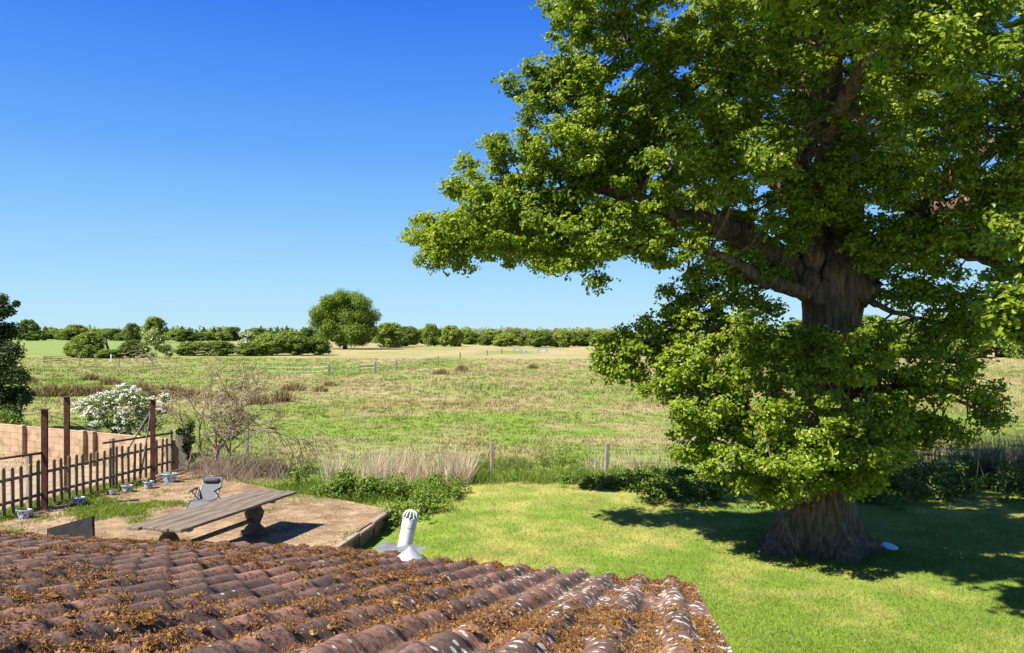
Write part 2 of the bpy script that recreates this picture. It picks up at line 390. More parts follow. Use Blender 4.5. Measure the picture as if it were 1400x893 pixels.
tag(mesh('meadow_grass', V, F, M['blade'], col=c), 'rough green and straw coloured meadow grass beyond the garden', 'grass', kind='stuff')

# ------------------------------------------------------------------ outbuilding with mossy tiled roof
PH = math.radians(11); SKEW = .21; H0 = .45; TS = .2406
sP, cP = math.sin(PH), math.cos(PH)
ROLL, GAUGE = .265, .335
T0, T1, S0, S1 = -9.6, .24, .15, 6.8
def tile_h(t, s, course):
    k = np.floor((t+.0825)/ROLL); u = (t+.0825)/ROLL-k; d = (u-.5)*ROLL
    rr = hsh(k, course, 5); r2 = hsh(k, course, 9)
    wv = .078
    roll = np.where(np.abs(d) < wv, .052*np.power(np.clip(np.cos(d/wv*math.pi/2), 0, 1), .8), -.006*np.cos((np.abs(d)-wv)*40))
    fr = (s-S0)/GAUGE-course
    return roll+.020*fr+(rr-.5)*.014*fr+(r2-.5)*.006
def roof_pt(t, s, h):
    s = s-SKEW*(t-.165)
    x = t*cP+s*sP; y = -t*sP+s*cP
    return np.stack([x, y, CAMH-H0-TS*s+h+.075*np.exp(-((t+3.5)/1.9)**2)*sst(3.5, 7.2, s)], -1)
ncourse = int(math.ceil((S1-S0)/GAUGE)); S1 = S0+ncourse*GAUGE
ts = np.arange(T0, T1, ROLL/16); ts = np.append(ts, T1)
rows = []; rc = []
for cI in range(ncourse):
    for fr in (0, .25, .5, .72, .88, .97, 1.0):
        s = np.full(len(ts), S0+(cI+fr)*GAUGE)
        k = np.floor((ts+.0825)/ROLL)
        sj = (hsh(k, np.full(len(ts), cI+40.), 3)-.5)*.03*sst(.5, 1, fr)
        h = tile_h(ts, s, np.full(len(ts), float(cI)))
        if fr == 1.0: h = h-.010
        rows.append(roof_pt(ts, s+sj-(0.004 if fr == 1.0 else 0), h+.012*(fbm(ts*7, s*5, 8)-.5)+.012*(fbm(ts*1.1, s*1.1, 18)-.5)))
        tone = hsh(k, np.full(len(ts), float(cI)), 14)
        rc.append(np.stack([tone, tone, tone], -1))
last = rows[-1].copy(); last[:, 2] -= .05; rows.append(last); rc.append(rc[-1])
V = np.concatenate(rows); nx = len(ts); ny = len(rows)
i = np.arange(ny-1)[:, None]*nx+np.arange(nx-1)[None, :]
F = np.stack([i, i+nx, i+nx+1, i+1], -1).reshape(-1, 4)
m, nt, bs, out = base_mat('weathered_tile'); M['tile'] = m
a = nt.nodes.new('ShaderNodeAttribute'); a.attribute_name = 'col'
r1 = ramp(nt, [(0, (.11, .068, .053)), (.5, (.20, .112, .08)), (1, (.31, .155, .10))]); nt.links.new(a.outputs['Fac'], r1.inputs[0])
n1 = noise(nt, 5, 8); r2 = ramp(nt, [(.3, (.45, .45, .47)), (.5, (.9, .9, .9)), (.72, (1.35, 1.25, 1.2))]); nt.links.new(n1.outputs[0], r2.inputs[0])
c1 = mixc(nt, r1.outputs[0], r2.outputs[0], 1.0, 'MULTIPLY')
n2 = noise(nt, 38, 6); r3 = ramp(nt, [(.47, (0, 0, 0)), (.62, (1, 1, 1))]); nt.links.new(n2.outputs[0], r3.inputs[0])
c2 = mixc(nt, c1, (.07, .048, .040), r3.outputs[0])
# lichen: pale discs, more of them towards the verge
vo = nt.nodes.new('ShaderNodeTexVoronoi'); vo.inputs['Scale'].default_value = 17; tc = nt.nodes.new('ShaderNodeTexCoord'); nt.links.new(tc.outputs['Object'], vo.inputs['Vector'])
n3 = noise(nt, 60, 3); n4 = noise(nt, 1.7, 4)
sx = nt.nodes.new('ShaderNodeSeparateXYZ'); nt.links.new(tc.outputs['Object'], sx.inputs[0])
mr = nt.nodes.new('ShaderNodeMapRange'); mr.inputs[1].default_value = -1.3; mr.inputs[2].default_value = 1.0; mr.inputs[3].default_value = .0; mr.inputs[4].default_value = .36
nt.links.new(sx.outputs[0], mr.inputs[0])
def mth(op, a, b):
    q = nt.nodes.new('ShaderNodeMath'); q.operation = op
    for s, v in zip(q.inputs, (a, b)):
        if isinstance(v, (int, float)): s.default_value = v
        else: nt.links.new(v, s)
    return q.outputs[0]
lim = mth('ADD', mth('MULTIPLY', mth('SUBTRACT', n4.outputs[0], .47), .9), mr.outputs[0])
lim = mth('MINIMUM', lim, .33)
dd = mth('ADD', vo.outputs['Distance'], mth('MULTIPLY', mth('SUBTRACT', n3.outputs[0], .5), .35))
lf = mth('MULTIPLY', mth('SUBTRACT', lim, dd), 14)
cl = nt.nodes.new('ShaderNodeClamp'); nt.links.new(lf, cl.inputs[0])
c3 = mixc(nt, c2, (.56, .55, .50), cl.outputs[0])
nt.links.new(c3, bs.inputs['Base Color']); bs.inputs['Roughness'].default_value = .85; bs.inputs['Specular IOR Level'].default_value = .25
b = nt.nodes.new('ShaderNodeBump'); b.inputs['Strength'].default_value = .7; b.inputs['Distance'].default_value = .012
n5 = noise(nt, 55, 8, rough=.7); nt.links.new(n5.outputs[0], b.inputs['Height']); nt.links.new(b.outputs[0], bs.inputs['Normal'])

house = thing('outbuilding', 'low outbuilding with a mossy red pantile roof just below the viewpoint', 'building', (0, 3, 0))
ioff = np.array((0, -3., 0))
mesh('roof', V+ioff, F, M['tile'], house, smooth=True, col=np.concatenate(rc))
wb = MB()
def rbox(t0, t1, s0, s1, z0, dz):
    q = [roof_pt(np.array(float(t)), np.array(float(s)), 0.) for t, s in ((t0, s0), (t1, s0), (t1, s1), (t0, s1))]
    lo = [np.array((p[0], p[1], z0)) for p in q]; hi = [p+np.array((0, 0, dz)) for p in q]
    return np.array(lo+hi)+ioff
wb.hexa(rbox(T0+.15, T1-.14, S0+.02, S1-.28, -.3, -.13))
m = surf('brick_wall', [(.3, (.20, .09, .06)), (.7, (.33, .17, .11))], 6, 4, .9, .2); M['brick'] = m
wb.build('wall', M['brick'], house)
fb = MB(); q = rbox(T0+.05, T1-.03, S1-.26, S1-.23, 0, -.035)
for kk in range(4): q[kk, 2] = q[kk+4, 2]-.16
fb.hexa(q); fb.build('fascia', M['gutter'], house)
gb = MB(); e0 = roof_pt(np.array(T0+.05), np.array(S1-.02), -.10)+ioff; e1 = roof_pt(np.array(T1-.03), np.array(S1-.02), -.10)+ioff
gb.tube([e0-np.array((0, 0, .06)), e1-np.array((0, 0, .06))], .055, 10); gb.build('gutter', M['gutter'], house, True)

# moss cushions on the tiles
def roof_surface(t, s):
    cI = np.clip(np.floor((s-S0)/GAUGE), 0, ncourse-1)
    return roof_pt(t, s, tile_h(t, s, cI))
m_moss = leafy('moss', [(.05, (.05, .022, .010)), (.3, (.12, .052, .018)), (.55, (.21, .10, .03)), (.8, (.33, .18, .05)), (1, (.46, .33, .11))], trans=.15, tcol=(1.1, .9, .5), nscale=3.5)
n = 80000
t = rng.uniform(T0+.05, T1-.02, n); s = S0+.9+(S1-S0-.95)*rng.random(n)
k = np.floor((t+.0825)/ROLL); dist = np.abs((t+.0825)/ROLL-k-.5)*ROLL
fr = (s-S0)/GAUGE % 1
msk = fbm(t*1.3, s*1.3, 91)+.25*(fbm(t*6, s*6, 95)-.5)
prob = sst(.39, .58, msk)*np.where(dist > .075, 1.0, .16+.30*sst(.5, .7, msk)+.16*sst(-1.5, -4, t))*(.55+.8*np.where(fr < .25, 1, .2))*np.interp(t, [-2, 0], [1, .75])
ok = rng.random(n) < prob*.85
t, s = t[ok], s[ok]; C = roof_surface(t, s); R = rng.uniform(.010, .032, len(t))*np.where(rng.random(len(t)) < .07, 1.6, 1.0)
nrm = unit(np.array((TS*sP, TS*cP, 1.0)))
Vs, Fs = [], []
mo = 0
ring = [(0, .9), (.35, .75), (.6, .4)]
for c, r in zip(C, R):
    a = rng.uniform(0, 6.28); vv = []
    for hz, rr in ring:
        th = a+np.arange(7)*2*math.pi/7; w_ = r*.8*rr*rng.uniform(.6, 1.3, 7)
        vv.append(np.stack([np.cos(th)*w_, np.sin(th)*w_*1.0, np.full(7, hz*r*.62)+rng.normal(size=7)*r*.07-.006-np.sin(th+PH)*w_*TS*.95], 1))
    vv.append(np.array([[0, 0, r*.42]]))
    Vs.append(np.concatenate(vv)+c)
    base = mo
    for q_ in range(2):
        for kx in range(7): Fs.append((base+q_*7+kx, base+q_*7+(kx+1) % 7, base+q_*7+7+(kx+1) % 7, base+q_*7+7+kx))
    for kx in range(7): Fs.append((base+14+kx, base+14+(kx+1) % 7, base+21, base+21))
    mo += 22
F4 = np.array(Fs); tri = F4[:, 2] == F4[:, 3]
Vm = np.concatenate(Vs)
cnt = np.clip((R/.03)**2*62, 14, 200).astype(int); idx = np.repeat(np.arange(len(R)), cnt)
d = unit(rng.normal(size=(len(idx), 3))); d[:, 2] = np.abs(d[:, 2])
near = np.linalg.norm(C[idx]-np.array((0, 0, CAMH)), axis=1)
pc = C[idx]+d*R[idx][:, None]*np.array((1.25, 1.25, .62))*rng.uniform(.55, 1.2, (len(idx), 1))
V2, F2 = kite(pc, unit(np.cross(d, rng.normal(size=d.shape))), .0055+.0015*near, .38, 4)
tag(mesh('moss', np.concatenate([Vm, V2]), [F4[~tri], F4[tri][:, :3], F2+len(Vm)], m_moss), 'golden brown moss cushions growing between the roof tile rolls', 'moss', kind='stuff')

# flue pipe with leadwork, and the slipped cone beside it
s_f, t_f = 6.42*1.0, 0
fx = roof_surface(np.array([-2.16]), np.array([6.02]))[0]
def roof_hit(px, py):
    rx, rz = (px-CX)/FPX, -(py-HY)/FPX
    d = H0/(-rz-TS*(rx*sP+cP)); x = rx*d; y = d
    return x*cP-y*sP, x*sP+y*cP+SKEW*(x*cP-y*sP-.165), d
tf, sf, dF = roof_hit(551, 767)
base = roof_pt(np.array(tf), np.array(sf), .0)
fl = thing('flue_pipe', 'white leaning flue pipe with a slotted domed cap standing on the tiled roof', 'flue pipe', base)
ax = unit(np.array((.19, .10, 1.0))); e1 = unit(np.cross((0, 1., 0), ax)); e2 = np.cross(ax, e1); MF = np.stack([e1, e2, ax], 1)
rp = .078
MB().lathe([(rp, -.15), (rp, .30)], n=24, M=MF).build('pipe', M['white'], fl, True)
cb = MB(); cb.lathe([(rp+.001, .302), (rp*1.04, .302), (rp*1.04, .40), (rp*.97, .402), (rp*.97, .385)], n=40, M=MF)
capo = cb.build('cap', M['white'], fl)
bb = MB()
for kx in range(12):
    th = kx*math.pi/6; pts = []
    for q_ in np.linspace(0, 1, 6):
        rr = rp*1.08*math.cos(q_*1.25); zz = .395+.085*math.sin(q_*1.45)/math.sin(1.45)
        pts.append(MF @ np.array((math.cos(th)*rr, math.sin(th)*rr, zz)))
    bb.tube(pts, .0065, 5)
bb.build('grille', M['white'], capo, True)
MB().lathe([(.001, .49), (rp*.45, .485), (rp*.5, .473), (.001, .468)], n=16, M=MF).build('dome_disc', M['white'], capo, True)
M_in = M['black']; MB().lathe([(.001, .30), (rp*.95, .30), (rp*.95, .39)], n=16, M=MF).build('pipe_bore', M_in, fl, True)
# lead apron dressed over the tiles
vv = []; nn = 26
t_l, s_l, _ = roof_hit(520, 776); t_r, s_r, _ = roof_hit(600, 770)
for b_ in np.linspace(-.30, .02, 8):
    for a_ in np.linspace(-.26, .28, nn):
        tt, ss = tf+a_, sf+b_
        hh = float(roof_surface(np.array([tt]), np.array([ss]))[0][2]-roof_pt(np.array(tt), np.array(ss), 0.)[2])
        pnt = roof_pt(np.array(tt), np.array(ss), .030+.27*(b_+.30)+.012*math.sin(a_*23)+.003*rng.random()); vv.append(pnt-base)
i = np.arange(7)[:, None]*nn+np.arange(nn-1)[None, :]
mesh('flashing', np.array(vv), np.stack([i, i+1, i+nn+1, i+nn], -1).reshape(-1, 4), M['lead'], fl, True)
tc_, sc_, dC = roof_hit(563, 779)
cbase = roof_pt(np.array(tc_), np.array(sc_)-.06, .055)
cn = MB(); nrm_t = unit(np.array((TS*sP*.6, TS*cP*.4, 1.0))); e1 = unit(np.cross((0, 1., 0), nrm_t)); MC = np.stack([e1, np.cross(nrm_t, e1), nrm_t], 1)
cn.lathe([(.128, 0), (.125, .010)]+[(.125-.122*q_, .010+.098*q_**.95) for q_ in np.linspace(.05, 1, 9)], n=28, M=MC)
co = cn.build('storm_collar', M['zinc'], None, True); co.location = tuple(cbase)
tag(co, 'shiny grey metal cone slipped down in front of the white pipe', 'flue collar')

# ------------------------------------------------------------------ patio with wood chip, and what stands on it
PZ = .2
def pg(px, py, z=PZ): d = (CAMH-z)*FPX/(py-HY); return np.array(((px-CX)/FPX*d, d, z))
edge = [pg(533, 697), pg(497, 721), pg(460, 746)]
dirv = unit(edge[2]-edge[0]); edge.append(edge[0]+dirv*8.0)
outline = [(-13.2, 10.0), tuple(edge[3][:2]), tuple(edge[2][:2]), tuple(edge[1][:2]), tuple(edge[0][:2]), tuple(pg(470, 684)[:2]), tuple(pg(400, 674)[:2]), tuple(pg(330, 660)[:2]), (-9.0, 24.1), (-10.2, 24.2), (-11.7, 17.0), (-13.2, 13)]
def in_poly(x, y, poly):
    ins = np.zeros(len(x), bool); j = len(poly)-1
    for i_ in range(len(poly)):
        xi, yi = poly[i_]; xj, yj = poly[j]
        ins ^= ((yi > y) != (yj > y)) & (x < (xj-xi)*(y-yi)/(yj-yi+1e-12)+xi); j = i_
    return ins
nO = len(outline)
V = [(x, y, PZ) for x, y in outline]+[(x, y, -.4) for x, y in outline]
pat = mesh('patio', np.array(V), [np.array([tuple(range(nO))]), np.array([(i_, i_+nO, (i_+1) % nO+nO, (i_+1) % nO) for i_ in range(nO)])], M['chip'])
tag(pat, kind='structure')
# loose chips and tufts of grass on it
n = 110000; x = rng.uniform(-13, -2.3, n); y = rng.uniform(12.5, 24, n); ok = in_poly(x, y, outline); x, y = x[ok], y[ok]
grassy = np.clip(sst(.38, .52, fbm(x*.45+3, y*.45, 17)+.3*(fbm(x*2, y*2, 71)-.5))*sst(-5.6, -6.8, x-.12*(y-14))*sst(22.5, 18.5, y)+.25*sst(.6, .75, fbm(x, y, 27)), 0, 1)
chip = rng.random(len(x)) > grassy*.8
C = np.stack([x, y, PZ+.006+.006*rng.random(len(x))], 1)[chip]
V, F = kite(C, unit(np.array((0, 0, 1.))+rng.normal(size=C.shape)*.10), .036, .4, 6)
tag(mesh('wood_chippings', V, F, M['chipbit']), 'pale loose wood chippings covering the terrace', 'wood chippings', kind='stuff')
x, y = x[~chip], y[~chip]; x = np.repeat(x, 4)+rng.normal(size=len(x)*4)*.05; y = np.repeat(y, 4)+rng.normal(size=len(y)*4)*.05
c = np.array((.16, .21, .025))*rng.uniform(.6, 1.5, (len(x), 1))
V, F, c = blades(x, y, np.full(len(x), PZ), .06, .02, c, .9, 8)
tag(mesh('terrace_grass', V, F, M['blade'], col=c), 'patchy yellow green grass growing through the wood chippings', 'grass', kind='stuff')
# edging: slab and sleeper along the patio's open side
kb = thing('terrace_edging', 'broken brown edging slabs along the open side of the terrace', 'edging', edge[1])
m_e = surf('edging_stone', [(.3, (.17, .12, .085)), (.7, (.36, .27, .20))], 7, 6, .9, .6)
for a_, b_, zz in ((0.02, .40, 0), (.42, .66, -.05), (.68, 1.3, -.02), (1.32, 2.4, 0)):
    L = np.linalg.norm(edge[2]-edge[0]); p0 = edge[0]+dirv*L*a_; p1 = edge[0]+dirv*L*b_; mid = (p0+p1)/2-edge[1]
    MB().box(mid+np.array((.03, .0, zz-.01)), (np.linalg.norm(p1-p0), .13, .075), math.atan2(dirv[1], dirv[0]), .012).build('slab', m_e, kb)
    MB().box(mid+np.array((-.02, .02, zz-.22)), (np.linalg.norm(p1-p0)*.8, .10, .30), math.atan2(dirv[1], dirv[0])+.05, .02).build('brick', M['brick'], kb)

# --- long plank table on baluster pedestals
A = pg(399, 674, .95); B = pg(352, 667, .95); Cn = pg(242, 729, .95); Dn = pg(181, 716, .95)
ctr = (A+B+Cn+Dn)/4; ctr[2] = PZ
tb = thing('plank_table', 'long weathered plank table on stone pedestals standing on the chippings', 'table', ctr)
axl = unit((A+B)/2-(Cn+Dn)/2); axw = unit(A-B); axw = unit(axw-axl*np.dot(axl, axw)); Lt = np.linalg.norm((A+B)/2-(Cn+Dn)/2); Wt = 1.04
rzT = math.atan2(axl[1], axl[0])
wpl = Wt/4
for kx in range(4):
    off = (kx-1.5)*wpl; l_ = Lt+(.05, -.04, .02, 0)[kx]
    pl = MB().box((0, 0, 0), (wpl-.008, l_, .05), 0, .008).build('plank', M['grey_wood'], tb)
    pl.rotation_euler = (0, 0, rzT-math.pi/2); pl.location = tuple(axw*off+axl*(.02*kx-.03)+np.array((0, 0, .725+.003*(kx % 2))))
for sgn in (-1, 1):
    c_ = axl*sgn*Lt*(.30 if sgn > 0 else .40)
    pm = MB(); pm.box(c_+np.array((0, 0, .05)), (.34, .46, .10), rzT, .015)
    pm.lathe([(.17, .10), (.19, .13), (.15, .17), (.11, .22), (.17, .36), (.19, .44), (.14, .54), (.09, .60), (.13, .63), (.15, .655)], c_, 18)
    pm.build('pedestal', surf('carved_pedestal', [(.3, (.07, .055, .04)), (.7, (.17, .14, .105))], 8, 5, .9, .4), tb, True)
    br = MB().box((0, 0, 0), (.11, .92, .05), 0, .008).build('bearer', M['grey_wood'], tb); br.location = tuple(c_+np.array((0, 0, .676))); br.rotation_euler = (0, 0, rzT)
st = MB().box((0, 0, .30), (Lt*.58, .08, .07), rzT, .01).build('stretcher', M['grey_wood'], tb)

# --- reclining garden chair
ch = pg(283, 697); rc_ = thing('reclining_chair', 'grey reclining garden chair with a dark headrest roll beyond the table', 'garden chair', ch)
f_ = unit(np.array((.05, -1, 0))); rt = np.array((-f_[1], f_[0], 0)); hw = .225
def loc3(f, r, z): return f_*f+rt*r+np.array((0, 0, z))
hip, top_, knee = (0.02, .24), (-.46, .66), (.44, .28)
def panel(a, b, wd, th, name, mat):
    mb = MB(); (fa, za), (fb, zb) = a, b; nv = unit(np.array((-(zb-za), fb-fa)))*th/2
    pts = [loc3(fa-nv[0], -wd, za-nv[1]), loc3(fa-nv[0], wd, za-nv[1]), loc3(fb-nv[0], wd, zb-nv[1]), loc3(fb-nv[0], -wd, zb-nv[1]),
           loc3(fa+nv[0], -wd, za+nv[1]), loc3(fa+nv[0], wd, za+nv[1]), loc3(fb+nv[0], wd, zb+nv[1]), loc3(fb+nv[0], -wd, zb+nv[1])]
    mb.hexa(pts); return mb.build(name, mat, rc_)
panel(hip, top_, hw-.03, .02, 'backrest', M['grey_mesh'])
panel(hip, knee, hw-.03, .02, 'seat', M['grey_mesh'])
panel((.46, .275), (.78, .13), hw-.03, .02, 'footrest', M['grey_mesh'])
for sg in (-1, 1):
    MB().tube([loc3(.80, sg*hw, .11), loc3(.45, sg*hw, .29), loc3(hip[0], sg*hw, hip[1]), loc3(top_[0]-.01, sg*hw, top_[1]+.02)], .014, 8).build('side_rail', M['steel'], rc_, True)
    MB().tube([loc3(.46, sg*(hw+.03), 0), loc3(-.12, sg*(hw+.03), .46)], .013, 8).build('leg', M['steel'], rc_, True)
    MB().tube([loc3(-.46, sg*(hw+.03), 0), loc3(.22, sg*(hw+.03), .46)], .013, 8).build('leg', M['steel'], rc_, True)
    MB().box(loc3(.08, sg*(hw+.045), .475), (.50, .05, .025), math.atan2(f_[1], f_[0]), .008).build('armrest', M['black'], rc_)
MB().tube([loc3(top_[0]-.01, -hw, top_[1]+.02), loc3(top_[0]-.01, hw, top_[1]+.02)], .014, 8).build('top_rail', M['steel'], rc_, True)
hr = MB(); xs = np.linspace(-.19, .19, 9); hr.tube([loc3(-.36+.03, q_, .575+.03) for q_ in xs], .062*np.sqrt(np.clip(1-(xs/.2)**6, .2, 1)), 12); hr.build('headrest', M['dark_pad'], rc_, True)
for sg in (-1, 1):
    zz_ = [loc3(hip[0]+(top_[0]-hip[0])*q_+.014, sg*(hw-.03+.022*(k_ % 2)), hip[1]+(top_[1]-hip[1])*q_+.014) for k_, q_ in enumerate(np.linspace(.08, .85, 19))]
    MB().tube(zz_, .006, 4).build('lacing', M['white'], rc_)

# --- black sheet propped beyond the eaves
bd = MB(); d_ = 13.6; q4 = [P(64, 723, d_+.2), P(126, 706, d_), P(127, 736, d_-.02), P(118, 752, d_), P(66, 752, d_+.2)]
off = np.array((.02, .035, 0)); nq = len(q4)
V = [p-q4[0] for p in q4]+[p-q4[0]+off for p in q4]
sh = mesh('slate_sheet', np.array(V), [np.array([tuple(range(nq)), tuple(range(2*nq-1, nq-1, -1))]), np.array([(i_, i_+nq, (i_+1) % nq+nq, (i_+1) % nq) for i_ in range(nq)])], M['black'], loc=tuple(q4[0]))
tag(sh, 'flat black sheet propped upright just beyond the roof edge', 'sheet')
# carry it down to the terrace
sb = MB().box((.35, .03, (PZ-q4[0][2])/2-.15), (.60, .03, q4[0][2]-PZ-.30+.14)).build('stand_panel', M['black'], sh)

# ------------------------------------------------------------------ picket fence, posts, pots
fa, fb_ = pg(-14, 713), pg(238, 644); fdir = unit(fb_-fa); fL = np.linalg.norm(fb_-fa); fn = np.array((-fdir[1], fdir[0], 0))
pf = thing('picket_fence', 'dark wooden picket fence with rounded tops beside the flower pots', 'fence', fa)
rzF = math.atan2(fdir[1], fdir[0])
npk = 27
def picket(h):
    mb = MB(); w2, t2 = .045, .010
    prof = [(-w2, 0.04), (w2, .04), (w2, h-.04), (w2*.6, h-.01), (0, h), (-w2*.6, h-.01), (-w2, h-.04)]
    k_ = len(prof); V = [(a_, -t2, b_) for a_, b_ in prof]+[(a_, t2, b_) for a_, b_ in prof]
    mb.add(V, [tuple(range(k_)), tuple(range(2*k_-1, k_-1, -1))]+[(i_, i_+k_, (i_+1) % k_+k_, (i_+1) % k_) for i_ in range(k_)])
    return mb
p0 = picket(1.05).build('picket', M['fence_wood'], pf)
for kx in range(npk):
    o = p0 if kx == 0 else p0.copy()
    if kx: COL.objects.link(o); o.parent = pf
    q_ = (kx+.4)/npk*fL
    o.location = tuple(fdir*q_-fn*.035); o.rotation_euler = (random.uniform(-.02, .02), random.uniform(-.025, .025), rzF); o.scale = (1, 1, random.uniform(.97, 1.04)*(1.04-.09*kx/npk))
for zz in (.30, .80):
    r_ = MB().box(fdir*fL/2+np.array((0, 0, zz)), (fL, .035, .07), rzF, .005).build('rail', M['fence_wood'], pf)
for q_, h in ((.175, 1.25), (.60, 1.28), (.985, 1.22)):
    MB().box(fdir*fL*q_+fn*.06+np.array((0, 0, h/2)), (.10, .10, h), rzF, .01).build('post', M['post_wood'], pf)
# weathered end panel and ivy
ep = fdir*(fL+.25)
MB().box(ep+np.array((.10, 0, .52)), (.42, .04, 1.04), 0.25, .01).build('end_panel', M['post_wood'], pf)
ivc = fa+fdir*(fL+.25)+np.array((.22, .05, 0))
C, N = [], []
for (dx, dz, r) in ((.0, 1.15, .20), (.05, .9, .2), (-.02, .65, .17), (.10, 1.32, .13), (.12, .35, .16), (-.22, 1.1, .12)):
    c_, n_ = clump_points(ivc+np.array((dx, rng.normal()*.04, dz)), r, 150, .6, 1.1); C.append(c_); N.append(n_)
V, F = leaf_quads(np.concatenate(C), np.concatenate(N), .075, .8, .15, 5)
iv = mesh('ivy', V, F, M['dark_leaf']); tag(iv, 'dark ivy climbing over the end post of the picket fence', 'ivy')
MB().box(ivc+np.array((0, 0, .6)), (.09, .09, 1.25), 0, .01).build('ivy_post', M['post_wood'], iv)

def steel_post(px, top_py, base, label):
    zt = CAMH-(top_py-HY)/FPX*base[1]
    o = thing('steel_post', label, 'post', base, 'rusty steel posts by the picket fence'); h = zt-base[2]
    mb = MB(); mb.box((0, 0, h/2), (.10, .012, h), rzF+.5)
    fx_, fy_ = math.cos(rzF+.5)*.056, math.sin(rzF+.5)*.056
    for sg in (-1, 1): mb.box((sg*fx_, sg*fy_, h/2), (.012, .12, h), rzF+.5)
    mb.build('beam', M['rust'], o); MB().box((0, 0, h+.008), (.22, .20, .016), rzF+.5).build('top_plate', M['rust'], o)
    return o
b1 = pg(61, 697); b2 = np.array((-11.55, 20.5, .05)); b3 = pg(209, 660)
steel_post(61, 560, b1, 'shortest-looking rusty steel post, standing in line with the picket fence')
steel_post(90, 543, b2, 'tall rusty steel post behind the pickets, in front of the block wall')
p3 = steel_post(208, 547, b3, 'rusty steel post with wooden braces beside the white blossom bush')
for (ax_, ay_, dd_) in ((166, 630, 21.8), (193, 648, 21.5)):
    lo = P(ax_, ay_, dd_)-b3; lo[2] = max(lo[2], -.15); hi = P(206, 562 if ax_ < 180 else 565, b3[1]+.03)-b3
    MB().tube([lo, hi], .022, 6).build('brace', M['post_wood'], p3)
for (pa, pb, lab) in (((-6, 628, 17.1), (60, 619, 17.9), 'thin rusty rail joining the fence to the shortest-looking steel post'), ((141, 606, 20.0), (236, 592, 22.9), 'thin rusty rail above the pickets beside the braced steel post')):
    a_, b_ = P(*pa), P(*pb); rl = MB().tube([(0, 0, 0), b_-a_], .028, 8).build('handrail', M['rust'], None, True); rl.location = tuple(a_)
    tag(rl, lab, 'rail', 'rusty rails above the picket fence')

# --- block wall with piers, sandy yard behind the fence
yl = [(-30, 16), (-11.7, 16.2), (-10.35, 24.0), (-17.2, 28.2), (-30, 31)]
yv = [(x, y, .05) for x, y in yl]+[(x, y, -.3) for x, y in yl]
m_y = surf('sandy_yard', [(.3, (.19, .13, .08)), (.5, (.27, .19, .12)), (.7, (.36, .265, .18))], 2.5, 8, .95, .3)
tag(mesh('yard', np.array(yv), [np.array([(0, 1, 2, 3, 4)]), np.array([(i_, i_+5, (i_+1) % 5+5, (i_+1) % 5) for i_ in range(5)])], m_y), kind='structure')
m, nt, bs, out = base_mat('painted_blockwork'); M['block'] = m
bt = nt.nodes.new('ShaderNodeTexBrick'); bt.inputs['Scale'].default_value = 1.0; bt.inputs['Brick Width'].default_value = .45; bt.inputs['Row Height'].default_value = .225; bt.inputs['Mortar Size'].default_value = .008
bt.inputs['Color1'].default_value = (.31, .215, .125, 1); bt.inputs['Color2'].default_value = (.38, .27, .165, 1); bt.inputs['Mortar'].default_value = (.20, .13, .08, 1)
tcn = nt.nodes.new('ShaderNodeTexCoord'); mp = nt.nodes.new('ShaderNodeMapping'); mp.inputs['Rotation'].default_value = (math.pi/2, 0, 0); nt.links.new(tcn.outputs['Object'], mp.inputs[0]); nt.links.new(mp.outputs[0], bt.inputs['Vector'])
ns = noise(nt, 2.5, 7); rr_ = ramp(nt, [(.3, (.50, .44, .40)), (.5, (.95, .93, .92)), (.75, (1.15, 1.12, 1.08))]); nt.links.new(ns.outputs[0], rr_.inputs[0])
nt.links.new(mixc(nt, bt.outputs[0], rr_.outputs[0], 1.0, 'MULTIPLY'), bs.inputs['Base Color']); bs.inputs['Roughness'].default_value = .9
w0, w1 = np.array((-18.6, 28.0, -.05)), np.array((-9.95, 23.35, -.05)); wd = w1-w0; wl = np.linalg.norm(wd); rzW = math.atan2(wd[1], wd[0])
wl_o = thing('block_wall', 'low salmon painted block wall with piers behind the picket fence', 'wall', w0); wl_o.rotation_euler = (0, 0, rzW)
MB().box((wl/2, 0, .575), (wl, .14, 1.15), 0, .01).build('wall', M['block'], wl_o)
for q_ in (.24, .575, .625, .985):
    MB().box((wl*q_, -.14, .60), (.22, .14, 1.2), 0, .012).build('pier', M['block'], wl_o)

